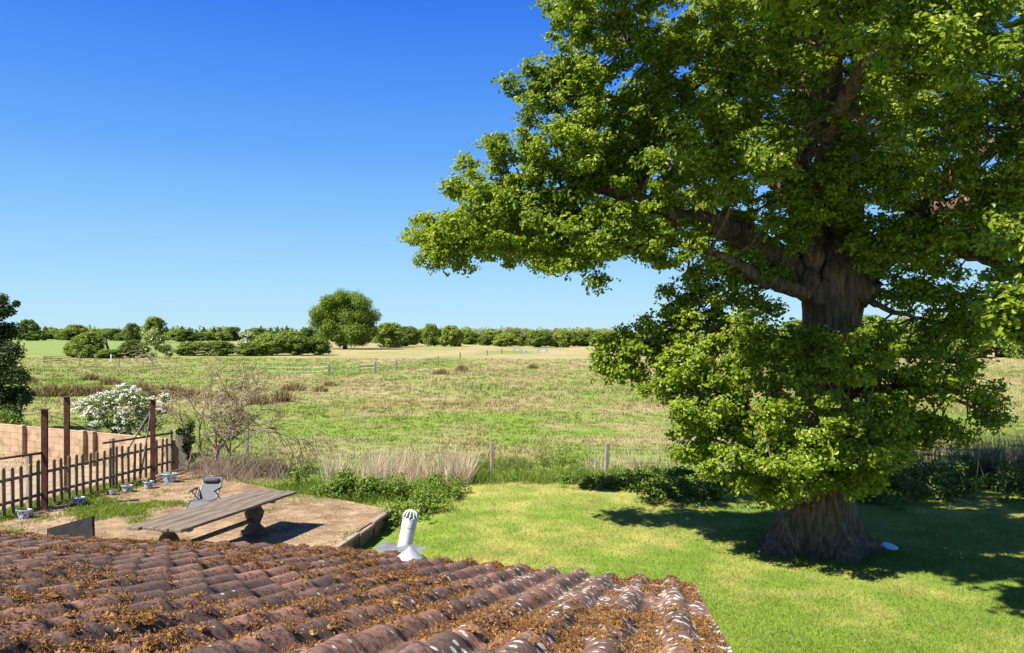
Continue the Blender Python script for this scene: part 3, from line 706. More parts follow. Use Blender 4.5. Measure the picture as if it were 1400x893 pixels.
# --- blue and white pots at the fence foot
m, nt, bs, out = base_mat('blue_white_glaze'); M['glaze'] = m
vn = nt.nodes.new('ShaderNodeTexVoronoi'); vn.inputs['Scale'].default_value = 16; tcn = nt.nodes.new('ShaderNodeTexCoord'); nt.links.new(tcn.outputs['Object'], vn.inputs['Vector'])
rr_ = ramp(nt, [(.34, (.03, .06, .24)), (.46, (.42, .48, .58))]); nt.links.new(vn.outputs['Distance'], rr_.inputs[0]); nt.links.new(rr_.outputs[0], bs.inputs['Base Color']); bs.inputs['Roughness'].default_value = .25
for px, py, wpx, lab, oval in ((33, 709, 23, 'blue and white glazed pot among the pickets beside the shortest-looking steel post', 1),
                         (108, 690, 19, 'square-shouldered blue and white pot under the middle of the picket fence', 1),
                         (154, 677, 11, 'smallest blue and white pot, a bowl half hidden in weeds by the fence', 0),
                         (174, 673, 18, 'blue and white pot with brown dead plants, beside the smallest pot', 1),
                         (203, 668, 16, 'round blue and white tapered pot under the braced steel post', 0),
                         (232, 660, 24, 'large flared white pot with blue flowers at the end of the picket fence', 1)):
    b_ = pg(px, py); r_ = wpx/FPX*b_[1]/2*.85; hgt = r_*(1.25 if oval else 1.45)
    pt = thing('plant_pot', lab, 'plant pot', b_, 'blue and white pots along the picket fence')
    pb = MB().lathe([(.001, .0), (r_*.62, 0), (r_*.66, .02), (r_*.82, hgt*.5), (r_*.95, hgt*.88), (r_*1.06, hgt*.93), (r_*1.06, hgt), (r_*.93, hgt), (r_*.88, hgt*.88)], n=20).build('pot', M['glaze'], pt, True)
    pb.scale = (1.0, .72 if oval else 1, 1); pb.rotation_euler = (0, 0, rzF-1.2)
    so = MB().lathe([(.001, hgt*.9), (r_*.9, hgt*.88)], n=16).build('soil', M['soil'], pt); so.scale = (1, .72 if oval else 1, 1)
    C, N = clump_points(np.array((0, 0, hgt*.98)), r_*.85, 60, .1, .6); V, F = leaf_quads(C, N, .05, .5, .2, px)
    mesh('foliage', V, F, M['weed_leaf'] if px != 174 else M['rush'], pt)

# ------------------------------------------------------------------ plants along the garden boundary
def leafmass(name, blobs, n_per, size, mat, label, cat, kind=None, group=None, aspect=.55, shell=.45, flat=.9, stem=None):
    C, N = [], []
    for (c_, r_) in blobs:
        q_, n_ = clump_points(np.asarray(c_, float), r_, int(n_per*r_*r_), shell, flat); C.append(q_); N.append(n_)
    C, N = np.concatenate(C), np.concatenate(N); ok = C[:, 2] > Z(C[:, 0], C[:, 1])-.02
    V, F = leaf_quads(C[ok], N[ok], size, aspect, .2, len(blobs))
    o = mesh(name, V, F, mat); tag(o, label, cat, group, kind)
    return o
def hblobs(pts, k, r, zr, spread):
    out = []
    for (px, py, d) in pts:
        c = P(px, py, d)
        for _ in range(k):
            x, y = c[0]+rng.normal()*spread, c[1]+rng.normal()*spread*.6
            out.append(((x, y, float(Z(x, y))+zr*rng.random()**1.5), r*rng.uniform(.35, 1.4)))
    return out
leafmass('bramble_bush', hblobs([(460, 670, 19.6), (500, 660, 19.8), (545, 660, 19.8)], 17, .26, .55, .36), 1700, .08, M['weed_leaf'], 'dense green bramble thicket heaped against dry stems beyond the terrace', 'bramble')
leafmass('nettle_patch', hblobs([(560, 690, 18.4), (545, 700, 17.5), (590, 680, 19.3), (610, 672, 19.9)], 8, .26, .40, .35), 1700, .07, M['weed_leaf'], 'bright leafy nettles between terrace corner and lawn', 'nettles')
leafmass('elder_sapling', hblobs([(420, 655, 21.6), (395, 660, 21.4), (445, 640, 22.2)], 7, .26, .5, .4), 1300, .08, M['weed_leaf'], 'low fresh green weeds beside the foot of the bare shrub', 'weeds')
bl = []
for px in np.arange(610, 900, 9.0):
    d = 22.4+rng.normal()*.7+(px-610)*.002; x = (px-CX)/FPX*d
    bl.append(((x, d, float(Z(x, d))+rng.uniform(-.05, .18)), rng.uniform(.12, .32)))
leafmass('bank_weeds', bl, 900, .07, M['weed_leaf'], 'rough green weeds along the boundary wire past the lawn', 'weeds', kind='stuff')
bl = []
for px in np.arange(890, 1520, 4.2):
    d = 20.9+rng.normal()*.9+.6*math.sin(px*.02); x = (px-CX)/FPX*d
    bl.append(((x, d, float(Z(x, d))+rng.uniform(-.1, .62*min(1, (px-860)/160))), rng.uniform(.22, .46)))
leafmass('bank_undergrowth', bl, 1000, .095, M['bramble_leaf'], 'shaded dark undergrowth on the bank behind the oak trunk', 'undergrowth', kind='stuff')
bl = []
for _ in range(230):
    px = 770+215*rng.random()**.9; d = rng.uniform(20.6, 23.8)-.9*sst(850, 960, px); x = (px-CX)/FPX*d; bl.append(((x, d, float(Z(x, d))+rng.uniform(-.06, .12+.22*sst(790, 880, px))), rng.uniform(.10, .30)))
leafmass('nettle_bank', bl, 2000, .075, M['weed_leaf'], 'nettles in the dappled oak shade around the leaning fence post', 'nettles', kind='stuff', shell=.25)
bl = []
for _ in range(330):
    px = rng.uniform(590, 830); d = rng.uniform(22.0, 26.5); x = (px-CX)/FPX*d; bl.append(((x, d, float(Z(x, d))+rng.uniform(-.06, .16)), rng.uniform(.07, .24)))
leafmass('ditch_weeds', bl, 1500, .06, M['weed_leaf'], 'low ragged weeds spreading along the ditch by the upright fence post', 'weeds', kind='stuff', shell=.2)
# tall dry stems
def stems(name, px0, px1, d0, d1, n, h, col, label, cat, lean=.35, wd=.014, dens=None):
    px = rng.uniform(px0, px1, n); d = rng.uniform(d0, d1, n); x = (px-CX)/FPX*d
    w_ = (px1-px0)*.16; pr = sst(px0, px0+w_, px+rng.normal(size=n)*8)*sst(px1, px1-w_, px)*sst(.25, .6, fbm(x*.9, d*.9, int(px0)))
    pr = pr*sst(d0, d0+(d1-d0)*.35, d+.8*(fbm(x*.6, x*0+3, 5)-.5)*(d1-d0))
    if dens is not None: pr = pr*dens(px)
    ok = rng.random(n) < pr*1.25; x, d = x[ok], d[ok]
    c = np.array(col)*rng.uniform(.55, 1.35, (len(x), 1))
    V, F, c = blades(x, d, Z(x, d), h, wd, c, lean, n)
    return tag(mesh(name, V, F, M['blade'], col=c), label, cat, kind='stuff')
stems('dry_reeds', 500, 650, 21.2, 23.4, 7000, .78, (.54, .43, .29), 'pinkish brown dead stems standing behind the bramble thicket', 'dead stems', .5)
stems('pale_stems', 440, 530, 21.4, 23.2, 2200, .85, (.58, .48, .33), 'pale straw stems leaning above the edge of the brambles', 'dead stems', .55)
stems('field_edge_reeds', 790, 940, 23.8, 26.0, 1300, .85, (.60, .52, .33), 'pale dry reeds standing along the ditch by the leaning post', 'reeds', .5, .009)
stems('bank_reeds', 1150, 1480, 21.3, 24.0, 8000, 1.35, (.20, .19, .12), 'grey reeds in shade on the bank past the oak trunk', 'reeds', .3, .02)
stems('dead_brambles', 262, 400, 21.5, 24.0, 3200, .8, (.30, .22, .165), 'tangled dead bramble stems around the bare shrub', 'dead stems', 1.0, .014)
stems('ditch_grass', 600, 960, 21.3, 26.0, 26000, .30, (.165, .215, .035), 'long green grass along the ditch past the lawn', 'grass', .6, .016)

stems('terrace_edge_grass', 320, 640, 18.2, 21.6, 16000, .26, (.15, .215, .03), 'long green grass between the terrace and the brambles', 'grass', .7, .016, lambda q: np.where(q > 400, 1., .45))
# wooden stakes and boundary wire
def stake(px, top, bot, d, lab, lean=0):
    p = P(px, bot, d); p[2] = float(Z(p[0], p[1])); h = CAMH-(top-HY)/FPX*d-p[2]
    o = MB().box((0, 0, h/2-.1), (.105, .105, h+.2), .2, .012).build('fence_post', M['post_wood']); o.location = tuple(p); o.rotation_euler = (0, lean, 0)
    return tag(o, lab, 'post', 'boundary fence posts'), p, h
s1, p1_, h1 = stake(673, 605, 637, 23.4, 'upright weathered fence post beside the lawn, in full sun')
s2, p2_, h2 = stake(828, 606, 640, 23.6, 'slightly leaning fence post among pale reeds near the oak', .05)
s3, p3_, h3 = stake(339, 572, 610, 26.0, 'dark fence post half hidden by the bare shrub', -.03)
for zz in (.55, .95):
    wr = MB().tube([p3_+np.array((0, 0, zz)), (p3_+p1_)/2+np.array((0, 0, zz-.05)), p1_+np.array((0, 0, zz)), (p2_+p1_)/2+np.array((0, 0, zz-.04)), p2_+np.array((0, 0, zz)), p2_+np.array((9, -.5, zz))], .004, 4).build('fence_wire', M['steel'])
    tag(wr, ('upper' if zz > .6 else 'lower')+' strand of thin wire strung between the boundary posts', 'wire')

# --- bare shrub: recursive twigs
def grow(mb, p, d, L, r, lev, droop):
    pts = [p]; rad = [r]; q_ = np.array(p); dd = np.array(d); k_ = 4
    for i_ in range(k_):
        dd = unit(dd+rng.normal(size=3)*.17+np.array((0, 0, droop))); q_ = q_+dd*L/k_; pts.append(q_); rad.append(r*(1-.55*(i_+1)/k_))
    mb.tube(pts, np.maximum(rad, .007), 5 if lev > 1 else 3, cap=False)
    if lev > 0:
        for _ in range(rng.integers(3, 5) if lev > 1 else rng.integers(4, 7)):
            j = rng.integers(1, k_+1); nd = unit(dd+rng.normal(size=3)*.42+np.array((0, 0, .30)))
            grow(mb, pts[j], nd, L*rng.uniform(.5, .78), rad[j]*.62, lev-1, droop-.05)
bsb = P(292, 648, 23.2); bsb[2] = float(Z(bsb[0], bsb[1]))
bs_o = thing('bare_shrub', 'leafless tan twiggy shrub growing beyond the end of the picket fence', 'shrub', bsb)
for (dx, dy, lean, L) in ((0, 0, (-.10, 0, 1), 1.85), (.2, .1, (.08, .1, 1), 1.75), (-.25, .1, (-.16, .1, 1), 1.6), (.3, 0, (.2, -.1, 1), 1.4), (.05, -.2, (.0, -.2, 1), 1.6)):
    mb = MB(); grow(mb, np.array((dx, dy, -.05)), unit(np.array(lean)), L*1.05, .04, 4, .04); mb.build('stem', M['twig'], bs_o)
for sg in (0, 1):      # arching branch towards the meadow
    mb = MB(); grow(mb, np.array((.45+.2*sg, 0, 1.1+.2*sg)), unit(np.array((1, -.1, .5))), 1.5, .03, 3, -.14); mb.build('branch', M['twig'], bs_o)

# --- hawthorn in blossom beyond the wall
hb = P(165, 600, 27.0); hb[2] = 0
ht = thing('hawthorn_bush', 'spreading hawthorn covered in white blossom behind the block wall', 'bush', hb)
Cl, Nl, Cw, Nw = [], [], [], []
for (px, py, r_) in ((120, 557, .42), (138, 552, .45), (160, 548, .5), (182, 548, .48), (170, 536, .34), (200, 556, .42), (222, 560, .3), (150, 572, .55), (180, 574, .55), (130, 570, .4), (205, 578, .45), (165, 595, .5), (225, 545, .2)):
    c_ = P(px, py, 27+rng.normal()*.4)-hb
    a_, b_ = clump_points(c_, r_, int(900*r_), .4, .8); Cl.append(a_); Nl.append(b_)
    if py < 580:
        for _ in range(int(78*r_)):
            dv = unit(rng.normal(size=3)+np.array((-.25, -.25, .7))); cc = c_+dv*r_*rng.uniform(.85, 1.15)*np.array((1, 1, .8))
            e_, f__ = clump_points(cc, .09, 20, .2, .6, 1.0, .5); Cw.append(e_); Nw.append(f__)
V, F = leaf_quads(np.concatenate(Cl), np.concatenate(Nl), .07, .6, .2, 3); mesh('foliage', V, F, M['bramble_leaf'], ht)
V, F = kite(np.concatenate(Cw), np.concatenate(Nw), .055, .9, 4); mesh('blossom', V, F, M['blossom'], ht)
mb = MB()
for _ in range(9): mb.tube([(rng.normal()*.15, rng.normal()*.15, -.1), (rng.normal()*.5, rng.normal()*.2, .7), (rng.normal()*1.0, rng.normal()*.3, 1.5)], [.05, .035, .015], 6)
mb.build('stems', M['far_bark'], ht)

# --- pale blue lid on the lawn
bp = G(1216, 751); lid = MB().lathe([(.001, .085), (.10, .082), (.135, .07), (.15, .035), (.155, .0), (.14, .0)], n=24).build('plastic_bowl', M['blue_lid'], None, True)
lid.location = tuple(bp+np.array((0, 0, .03))); lid.scale = (1.1, .8, .62); lid.rotation_euler = (.3, .22, 0); tag(lid, 'pale blue upturned plastic bowl lying on shaded grass by the oak roots', 'bowl')

# ------------------------------------------------------------------ the oak
ob = np.array((5.90, 15.45, 0.)); ob[2] = float(Z(ob[0], ob[1]))
oak = thing('oak_tree', 'huge spreading oak with thick burred trunk standing on the lawn', 'tree', ob)
# trunk: lobed rings
zs = np.array([-.25, 0, .12, .28, .5, .8, 1.2, 1.8, 2.5, 3.2, 3.9, 4.5, 4.95, 5.3, 5.65, 6.0])
rs = np.array([1.22, 1.06, .95, .85, .76, .68, .61, .56, .53, .51, .50, .51, .56, .58, .50, .34])
zz = np.linspace(-.25, 6.0, 90); rr = np.interp(zz, zs, rs); nth = 96; th = np.arange(nth)*2*math.pi/nth
Vt = []
for z_, r_ in zip(zz, rr):
    fl_ = np.exp(-max(z_, 0)/.45)
    q_ = 1+.20*fl_*np.cos(5*th+.6)+.13*fl_*np.cos(3*th+2)+.05*fl_*np.cos(11*th+1)+.035*np.cos(7*th+z_*.5)+.03*np.cos(4*th-z_*.8)
    q_ += .20*(fbm(np.cos(th)*2.2+5, np.sin(th)*2.2+z_*.9, 3)-.5)+.05*(fbm(th*7, np.full(nth, z_*1.2), 12, 3)-.5)
    q_ += .028*np.abs(np.sin(th*13+1.5*np.sin(z_*1.3)+2*fbm(th*2, np.full(nth, z_), 19)))
    bx = .39*max(z_, 0)/5.3
    Vt.append(np.stack([bx+np.cos(th)*r_*q_, np.sin(th)*r_*q_, np.full(nth, z_)], 1))
Vt = np.concatenate(Vt); i = np.arange(len(zz)-1)[:, None]*nth+np.arange(nth)[None, :]; j = np.arange(len(zz)-1)[:, None]*nth+(np.arange(nth)[None, :]+1) % nth
trunk = mesh('trunk', Vt, np.stack([i, j, j+nth, i+nth], -1).reshape(-1, 4), M['bark'], oak, True)
for (px, py, r_) in ((1112, 350, .26), (1135, 372, .20), (1108, 385, .22), (1160, 368, .18), (1120, 402, .2), (1102, 330, .2)):   # burrs
    c_ = P(px, py, 14.98)-ob; mb = MB(); n_ = 14
    rings = [(r_*math.sin(a_), -r_*math.cos(a_)) for a_ in np.linspace(.12, math.pi-.12, 9)]
    mb.lathe(rings, (0, 0, 0), n_); V_ = np.concatenate(mb.V); V_ = V_*(1+.45*(fbm(V_[:, 0]*9+px, V_[:, 2]*9+V_[:, 1]*7, 4)-.5))[:, None]*np.array((.8, .8, 1.25))
    mesh('burr', V_+c_, np.array(mb.F[4]), M['bark'], trunk, True)
LIMBS = [
 [(1115, 385, 14.9, .30), (1060, 348, 14.8, .26), (985, 306, 14.8, .20), (920, 292, 14.7, .15), (850, 264, 14.6, .11), (780, 258, 14.8, .08), (690, 285, 15.0, .05), (622, 325, 15.3, .02)],
 [(1115, 400, 14.6, .17), (1055, 388, 14.4, .13), (985, 350, 14.2, .09), (930, 335, 14.6, .06), (860, 340, 15, .05), (780, 360, 15.4, .025)],
 [(1120, 350, 15, .36), (1098, 270, 15, .32), (1100, 180, 14.8, .26), (1120, 60, 14.4, .19), (1130, -90, 14, .12)],
 [(1095, 285, 15, .25), (1050, 232, 15.2, .2), (1000, 195, 15.4, .15), (930, 120, 15.2, .1), (860, 60, 15, .05)],
 [(1150, 355, 15, .34), (1156, 260, 15.1, .28), (1175, 140, 15.3, .2), (1220, 0, 15.2, .13), (1250, -120, 15, .07)],
 [(1165, 395, 14.8, .33), (1215, 338, 14.6, .27), (1268, 290, 14.3, .21), (1340, 278, 14, .15), (1440, 272, 13.6, .12)],
 [(1235, 318, 14.5, .22), (1300, 240, 14.0, .17), (1370, 195, 13, .12), (1420, 150, 12, .08)],
 [(1270, 300, 14.3, .17), (1330, 345, 13.8, .12), (1390, 372, 13, .09), (1430, 400, 12, .05)],
 [(1110, 330, 14.8, .22), (1130, 200, 13.2, .16), (1170, 110, 11.9, .11), (1210, 60, 11, .05)],
 [(1150, 330, 15.0, .24), (1140, 120, 12.6, .17), (1120, -40, 10.2, .11), (1050, -170, 8.5, .05)],
 [(1120, 480, 14.5, .11), (1020, 452, 14.6, .07), (930, 450, 14.6, .045), (865, 475, 14.6, .02)],
 [(1140, 545, 14.4, .10), (1220, 530, 14.3, .065), (1290, 540, 14.5, .04), (1355, 570, 14.8, .018)],
 [(1185, 408, 14.8, .07), (1215, 425, 14.8, .05), (1280, 440, 15, .03), (1350, 455, 15, .018)],
 [(1110, 590, 14.3, .09), (1040, 570, 13.8, .06), (960, 560, 13.9, .03)],
 [(1120, 600, 14.2, .08), (1140, 590, 13.4, .05), (1190, 600, 13.2, .025)],
]
limb_pts = []
for L_ in LIMBS:
    pts = np.array([P(a_, b_, d_+max(0, .5-.17*k_))-ob for k_, (a_, b_, d_, _) in enumerate(L_)]); rad = np.array([q_[3] for q_ in L_])
    tt = np.arange(len(pts)); fine = np.linspace(0, len(pts)-1, (len(pts)-1)*7+1)
    # Catmull-Rom through the points
    out_ = []
    for f in fine:
        k_ = min(int(f), len(pts)-2); u_ = f-k_
        p0_, p1q, p2q, p3q = pts[max(k_-1, 0)], pts[k_], pts[k_+1], pts[min(k_+2, len(pts)-1)]
        out_.append(.5*((2*p1q)+(-p0_+p2q)*u_+(2*p0_-5*p1q+4*p2q-p3q)*u_**2+(-p0_+3*p1q-3*p2q+p3q)*u_**3))
    out_ = np.array(out_); rf = np.interp(fine, tt, rad)
    out_ += (rng.normal(size=out_.shape)*.18)*rf[:, None]
    MB().tube(out_, rf, 14, wob=.22).build('limb', M['bark'], oak, True)
    limb_pts.append(np.concatenate([out_, rf[:, None]], 1))
LP = np.concatenate(limb_pts)
n = 2600; a_ = rng.uniform(0, 2*math.pi, n); r_ = rng.uniform(.85, 1.75, n); X = ob[0]+np.cos(a_)*r_; Y = ob[1]+np.sin(a_)*r_
c = ground_col(X, Y)*rng.uniform(.5, 1.2, (n, 1)); V, F, c = blades(X, Y, Z(X, Y), .13*np.clip(1.9-r_, .3, 1), .014, c, .7, 51)
tag(mesh('root_grass', V, F, M['blade'], col=c), 'longer uncut grass around the roots of the oak', 'grass', kind='stuff')
# crown lobes: px, py, depth, half width px, half height px, density, leaf scale
LOBES = [
 (608, 335, 15.3, 50, 50, 1.1), (665, 295, 14.9, 66, 58, 1.1), (640, 250, 15.1, 42, 32, 1.1), (706, 222, 14.6, 55, 46, 1.1), (740, 318, 14.6, 72, 62, 1),
 (800, 335, 14.3, 72, 58, 1), (762, 175, 14.3, 74, 66, 1.1), (722, 112, 14.5, 34, 28, 1.1), (800, 70, 14.1, 58, 72, 1.1), (830, -5, 13.6, 66, 60, 1),
 (860, 150, 14.8, 88, 86, 1), (850, 262, 14.2, 86, 66, 1), (915, 330, 14.5, 62, 44, .8), (925, 75, 14.4, 98, 105, 1), (965, 205, 16.2, 80, 80, .85),
 (1005, 15, 13.2, 105, 90, 1), (1085, 110, 13.4, 115, 105, .9), (1200, 70, 11.6, 110, 80, .9), (1255, 170, 13, 120, 100, .9), (1350, 60, 11.4, 105, 105, .9),
 (1385, 185, 12.2, 80, 100, .9), (1310, 285, 14.6, 80, 50, .8), (1200, 235, 16.3, 90, 60, .8), (1030, 285, 17.2, 90, 60, .7), (1130, 255, 13.3, 55, 50, .7),
 (1392, 335, 9.6, 40, 55, 1), (1396, 435, 9.2, 40, 45, 1.1), (1265, 375, 14.6, 60, 34, .7), (1215, 345, 14.2, 50, 35, .7), (1340, 330, 13.8, 50, 30, .8),
 (1040, 150, 18.5, 120, 100, .8), (1180, 130, 19, 130, 110, .8), (1310, 150, 18.5, 130, 120, .8), (990, 330, 16.5, 60, 35, .6), (1010, 365, 14.6, 50, 30, .6),
 (965, 175, 13.0, 60, 50, .45), (1045, 205, 12.7, 58, 40, .45), (1085, 45, 12.2, 85, 60, .5), (1205, 55, 9.4, 78, 66, 1), (1110, -20, 9.3, 90, 50, 1), (1325, 45, 9.2, 82, 64, 1), (1240, 255, 13.2, 60, 40, .8),
 (765, 128, 14.5, 50, 48, 1), (805, 212, 14.4, 62, 50, 1), (712, 280, 14.5, 52, 40, 1), (985, 250, 13.6, 50, 32, .8), (1075, 300, 14.0, 40, 24, .6), (880, 205, 14.6, 60, 55, .9), (790, 20, 15.4, 45, 45, 1),
 (760, 325, 17.2, 80, 50, .8), (690, 300, 16.8, 65, 50, .8), (850, 300, 17.6, 90, 60, .8), (930, 240, 18.2, 90, 70, .8), (840, 180, 17.6, 90, 80, .8), (900, 320, 19.6, 70, 45, .8), (800, 260, 19, 80, 60, .8), (1000, 60, 18.5, 120, 100, .8),
 (592, 325, 18.2, 38, 42, .8), (640, 325, 18.4, 50, 45, .8), (705, 330, 18.8, 60, 42, .8), (768, 345, 19.2, 60, 34, .8),
 (1300, 325, 13.6, 60, 42, .9), (1365, 285, 13, 60, 55, .9), (1240, 330, 13.8, 48, 36, .9), (1388, 235, 12.4, 50, 55, 1), (1390, 340, 9.6, 36, 50, 1), (1392, 430, 9.3, 36, 42, 1), (1060, 662, 14.1, 48, 28, 1), (1165, 655, 14.0, 52, 30, 1),
 (1130, 288, 14.2, 50, 26, .9), (1190, 322, 14.2, 36, 34, .9), (1085, 322, 14.4, 26, 18, .7),
 (845, 485, 14.7, 36, 36, 1), (940, 492, 14.4, 60, 45, 1),
 (1042, 366, 15.3, 46, 26, .9), (985, 378, 15.1, 46, 26, .9), (930, 395, 15.0, 40, 22, .9), (1225, 402, 15.0, 46, 28, .8), (1290, 402, 14.9, 52, 24, .8), (1345, 420, 14.6, 40, 28, .7),
 # lower skirt
 (866, 478, 14.8, 48, 42, 1.2), (925, 448, 14.9, 62, 46, 1.2), (902, 518, 14.5, 46, 34, 1.2), (990, 432, 15, 76, 44, 1.1), (972, 540, 14.0, 70, 62, 1.1),
 (1060, 480, 13.7, 78, 58, 1.1), (1010, 612, 13.8, 66, 58, 1.1), (1100, 590, 13.2, 84, 72, 1.1), (1150, 485, 13.5, 86, 56, 1.1), (1190, 600, 13.6, 74, 56, 1.1),
 (1242, 520, 14.2, 74, 52, .9), (1312, 520, 14.8, 56, 42, .6), (1348, 560, 14.9, 40, 26, .5), (1290, 452, 15.2, 90, 34, .75), (1110, 655, 13.8, 66, 32, 1.0), (1265, 590, 14.5, 58, 30, .8),
 (1010, 510, 16.6, 80, 70, .8), (1190, 500, 16.6, 80, 70, .8), (1110, 560, 16.8, 80, 80, .7), (945, 590, 14.4, 36, 40, .9),
]
UPPER = [(880, -190, 9.6, 110, 75, 1), (770, -185, 10.3, 100, 70, 1), (960, -230, 9.4, 110, 70, 1), (850, -260, 11, 130, 80, 1), (1000, -200, 8.1, 110, 80, 1), (1120, -140, 8.3, 100, 70, 1), (1050, -60, 8.6, 80, 45, 1), (820, -150, 12.2, 80, 70, .6), (960, -130, 11.6, 120, 80, .6), (1130, -120, 9.4, 130, 70, 1), (1300, -90, 9.2, 140, 80, 1), (1440, 60, 9.6, 50, 110, 1), (1050, -160, 15, 210, 130, 1), (880, -110, 15.3, 120, 80, 1), (1250, -170, 14, 210, 130, 1), (1150, -330, 15, 200, 120, .8), (1500, 80, 14, 110, 140, .4), (1530, 270, 14, 90, 80, .4), (1150, -120, 20, 230, 170, .3), (1460, -120, 16, 150, 150, .3), (1480, 420, 11, 60, 60, .4)]  # crown lobes mostly out of view, added for the shade they cast
Ca, Na, Sa = [], [], []
tw = MB()
for q_ in LOBES+UPPER:
    px, py, d, rx, ry, den = q_[:6]; up_ = q_ in UPPER
    c_ = P(px, py, d)-ob; r3 = np.array((rx, (rx+ry)/2*.9, ry))/FPX*d
    cr = .27 if not up_ else .55
    k_ = max(6, int(2.1*(r3[0]*r3[2])**.80/(cr*cr)*(.98 if not up_ else .95)))
    for cc in fill(c_, r3, k_, cr):
        r_ = cr*rng.uniform(.45, 1.25)
        nl = int((240 if not up_ else 230)*den**.5*(r_/cr)**1.6)
        # sprays of leaves: five leaves round a shared point
        ns_ = max(6, nl//5); C, N = clump_points(cc, r_, ns_, .30, .75, .35, .42); ax_ = cc-np.array((.2, 0, min(cc[2], 7.0)*.9)); N = unit(N+.45*ax_/max(np.linalg.norm(ax_), .1)+np.array(TOSUN)*.55)
        C = np.repeat(C, 5, 0); N = np.repeat(N, 5, 0)
        st_ = rng.random(len(C)//5) < .16; out__ = np.where(np.repeat(st_, 5)[:len(C), None], rng.uniform(1.1, 1.55, (len(C), 1)), 1.0)
        C = cc+(C-cc)*np.repeat(out__[::5], 5, 0)[:len(C)]+rng.normal(size=C.shape)*np.array((.05, .05, .028)); N = unit(N+rng.normal(size=N.shape)*.42)
        Ca.append(C); Na.append(N); Sa.append(np.full(len(C), .080 if not up_ else .19))
        if rng.random() < .8:
            dist = np.linalg.norm(LP[:, :3]-cc, axis=1)+LP[:, 3]*0+np.maximum(0, LP[:, 2]-cc[2])*.3
            b_ = LP[np.argmin(dist)]; mid = (b_[:3]+cc)/2+rng.normal(size=3)*.06*np.linalg.norm(b_[:3]-cc)
            L_ = np.linalg.norm(b_[:3]-cc); r0 = min(.012+.010*L_, b_[3]*.7)
            if L_ < 1.5: tw.tube([b_[:3], mid, cc, cc+unit(cc-mid)*r_*.6], [r0, r0*.7, r0*.45, .004], 5, cap=False)
tw.build('twigs', M['bark'], oak)
C, N, Sz = np.concatenate(Ca), np.concatenate(Na), np.concatenate(Sa)
V, F = leaf_quads(C, N, Sz, .58, .22, 2)
print('oak leaves', len(C))
mesh('crown', V, F, M['oak_leaf'], oak)

# ------------------------------------------------------------------ distant trees
def crown_mesh(name, blobs, n_per, size, mat, parent, aspect=.75):
    C, N = [], []
    for (c_, r_) in blobs:
        a_, b_ = clump_points(np.array(c_, float), r_, int(n_per*(r_/.12)**2), .5, .9, .5, .45); C.append(a_); N.append(b_)
    V, F = kite(np.concatenate(C), np.concatenate(N), size, aspect, len(blobs)); return mesh(name, V, F, mat, parent)
def dome_blobs(k, r, lo, hi, bulge=.6):
    out = []
    for _ in range(k):
        zf = rng.random()**.8; z_ = lo+(hi-lo)*zf; prof = max(.12, math.sqrt(max(0, 1-((zf-bulge*.55)/(1.05-bulge*.45))**2)))
        a_ = rng.uniform(0, 6.28); q_ = .5*prof*rng.random()**.4*.8
        out.append(((math.cos(a_)*q_, math.sin(a_)*q_, z_), r*rng.uniform(.7, 1.25)))
    return out
def solid_blobs(k, r, hi, wide=.8):
    out = []
    for _ in range(k):
        zf = rng.random()**.9; prof = math.sqrt(max(0, 1-(max(zf-.35, 0)/.72)**2))*(.82+.18*min(1, zf/.3)); a_ = rng.uniform(0, 6.28); q_ = .5*prof*rng.random()**.45*wide
        out.append(((math.cos(a_)*q_, math.sin(a_)*q_, .04+hi*zf), r*rng.uniform(.7, 1.25)))
    return out
def template(kind):
    o = bpy.data.objects.new('tree', None); COL.objects.link(o)
    if kind == 'dome': bl, mt, lo = solid_blobs(90, .125, .86), M['far_leaf'], .2
    elif kind == 'tall': bl, mt, lo = dome_blobs(80, .13, .06, .92, .7), M['far_leaf'], .15
    elif kind == 'bush': bl, mt, lo = solid_blobs(95, .14, .80, .9), M['far_leaf'], 0
    elif kind == 'pale': bl, mt, lo = solid_blobs(80, .13, .84), M['pale_leaf'], .15
    elif kind == 'conifer':
        bl = []; mt = M['conifer_leaf']; lo = .1
        for _ in range(46):
            zf = rng.random(); a_ = rng.uniform(0, 6.28); q_ = .42*(1-zf)*rng.random()**.3; bl.append(((math.cos(a_)*q_, math.sin(a_)*q_, .15+.8*zf), .05+.07*(1-zf)))
    crown_mesh('crown', bl, 75, .055, mt, o)
    mb = MB(); mb.tube([(0, 0, -.03), (.01, 0, .25), (-.01, .01, .6)], [.035, .026, .012], 7); mb.build('trunk', M['far_bark'], o)
    return o
TEMPL = {k: template(k) for k in ('dome', 'tall', 'bush', 'pale', 'conifer')}
used = set()
def tree(name, kind, px, base_d, top_py, wpx, label, cat, group=None, zoff=0):
    x = (px-CX)/FPX*base_d; z = float(Z(x, base_d))+zoff
    h = CAMH-(top_py-HY)/FPX*base_d-z; wd_ = wpx/FPX*base_d
    o = TEMPL[kind] if kind not in used else copy_tree(TEMPL[kind]); used.add(kind)
    o.name = name; o.location = (x, base_d, z-.02*h); o.scale = (wd_, wd_*random.uniform(.85, 1.1), h); o.rotation_euler = (0, 0, random.uniform(0, 6.28))
    for key in ('group',):
        if key in o: del o[key]
    tag(o, label, cat, group); return o

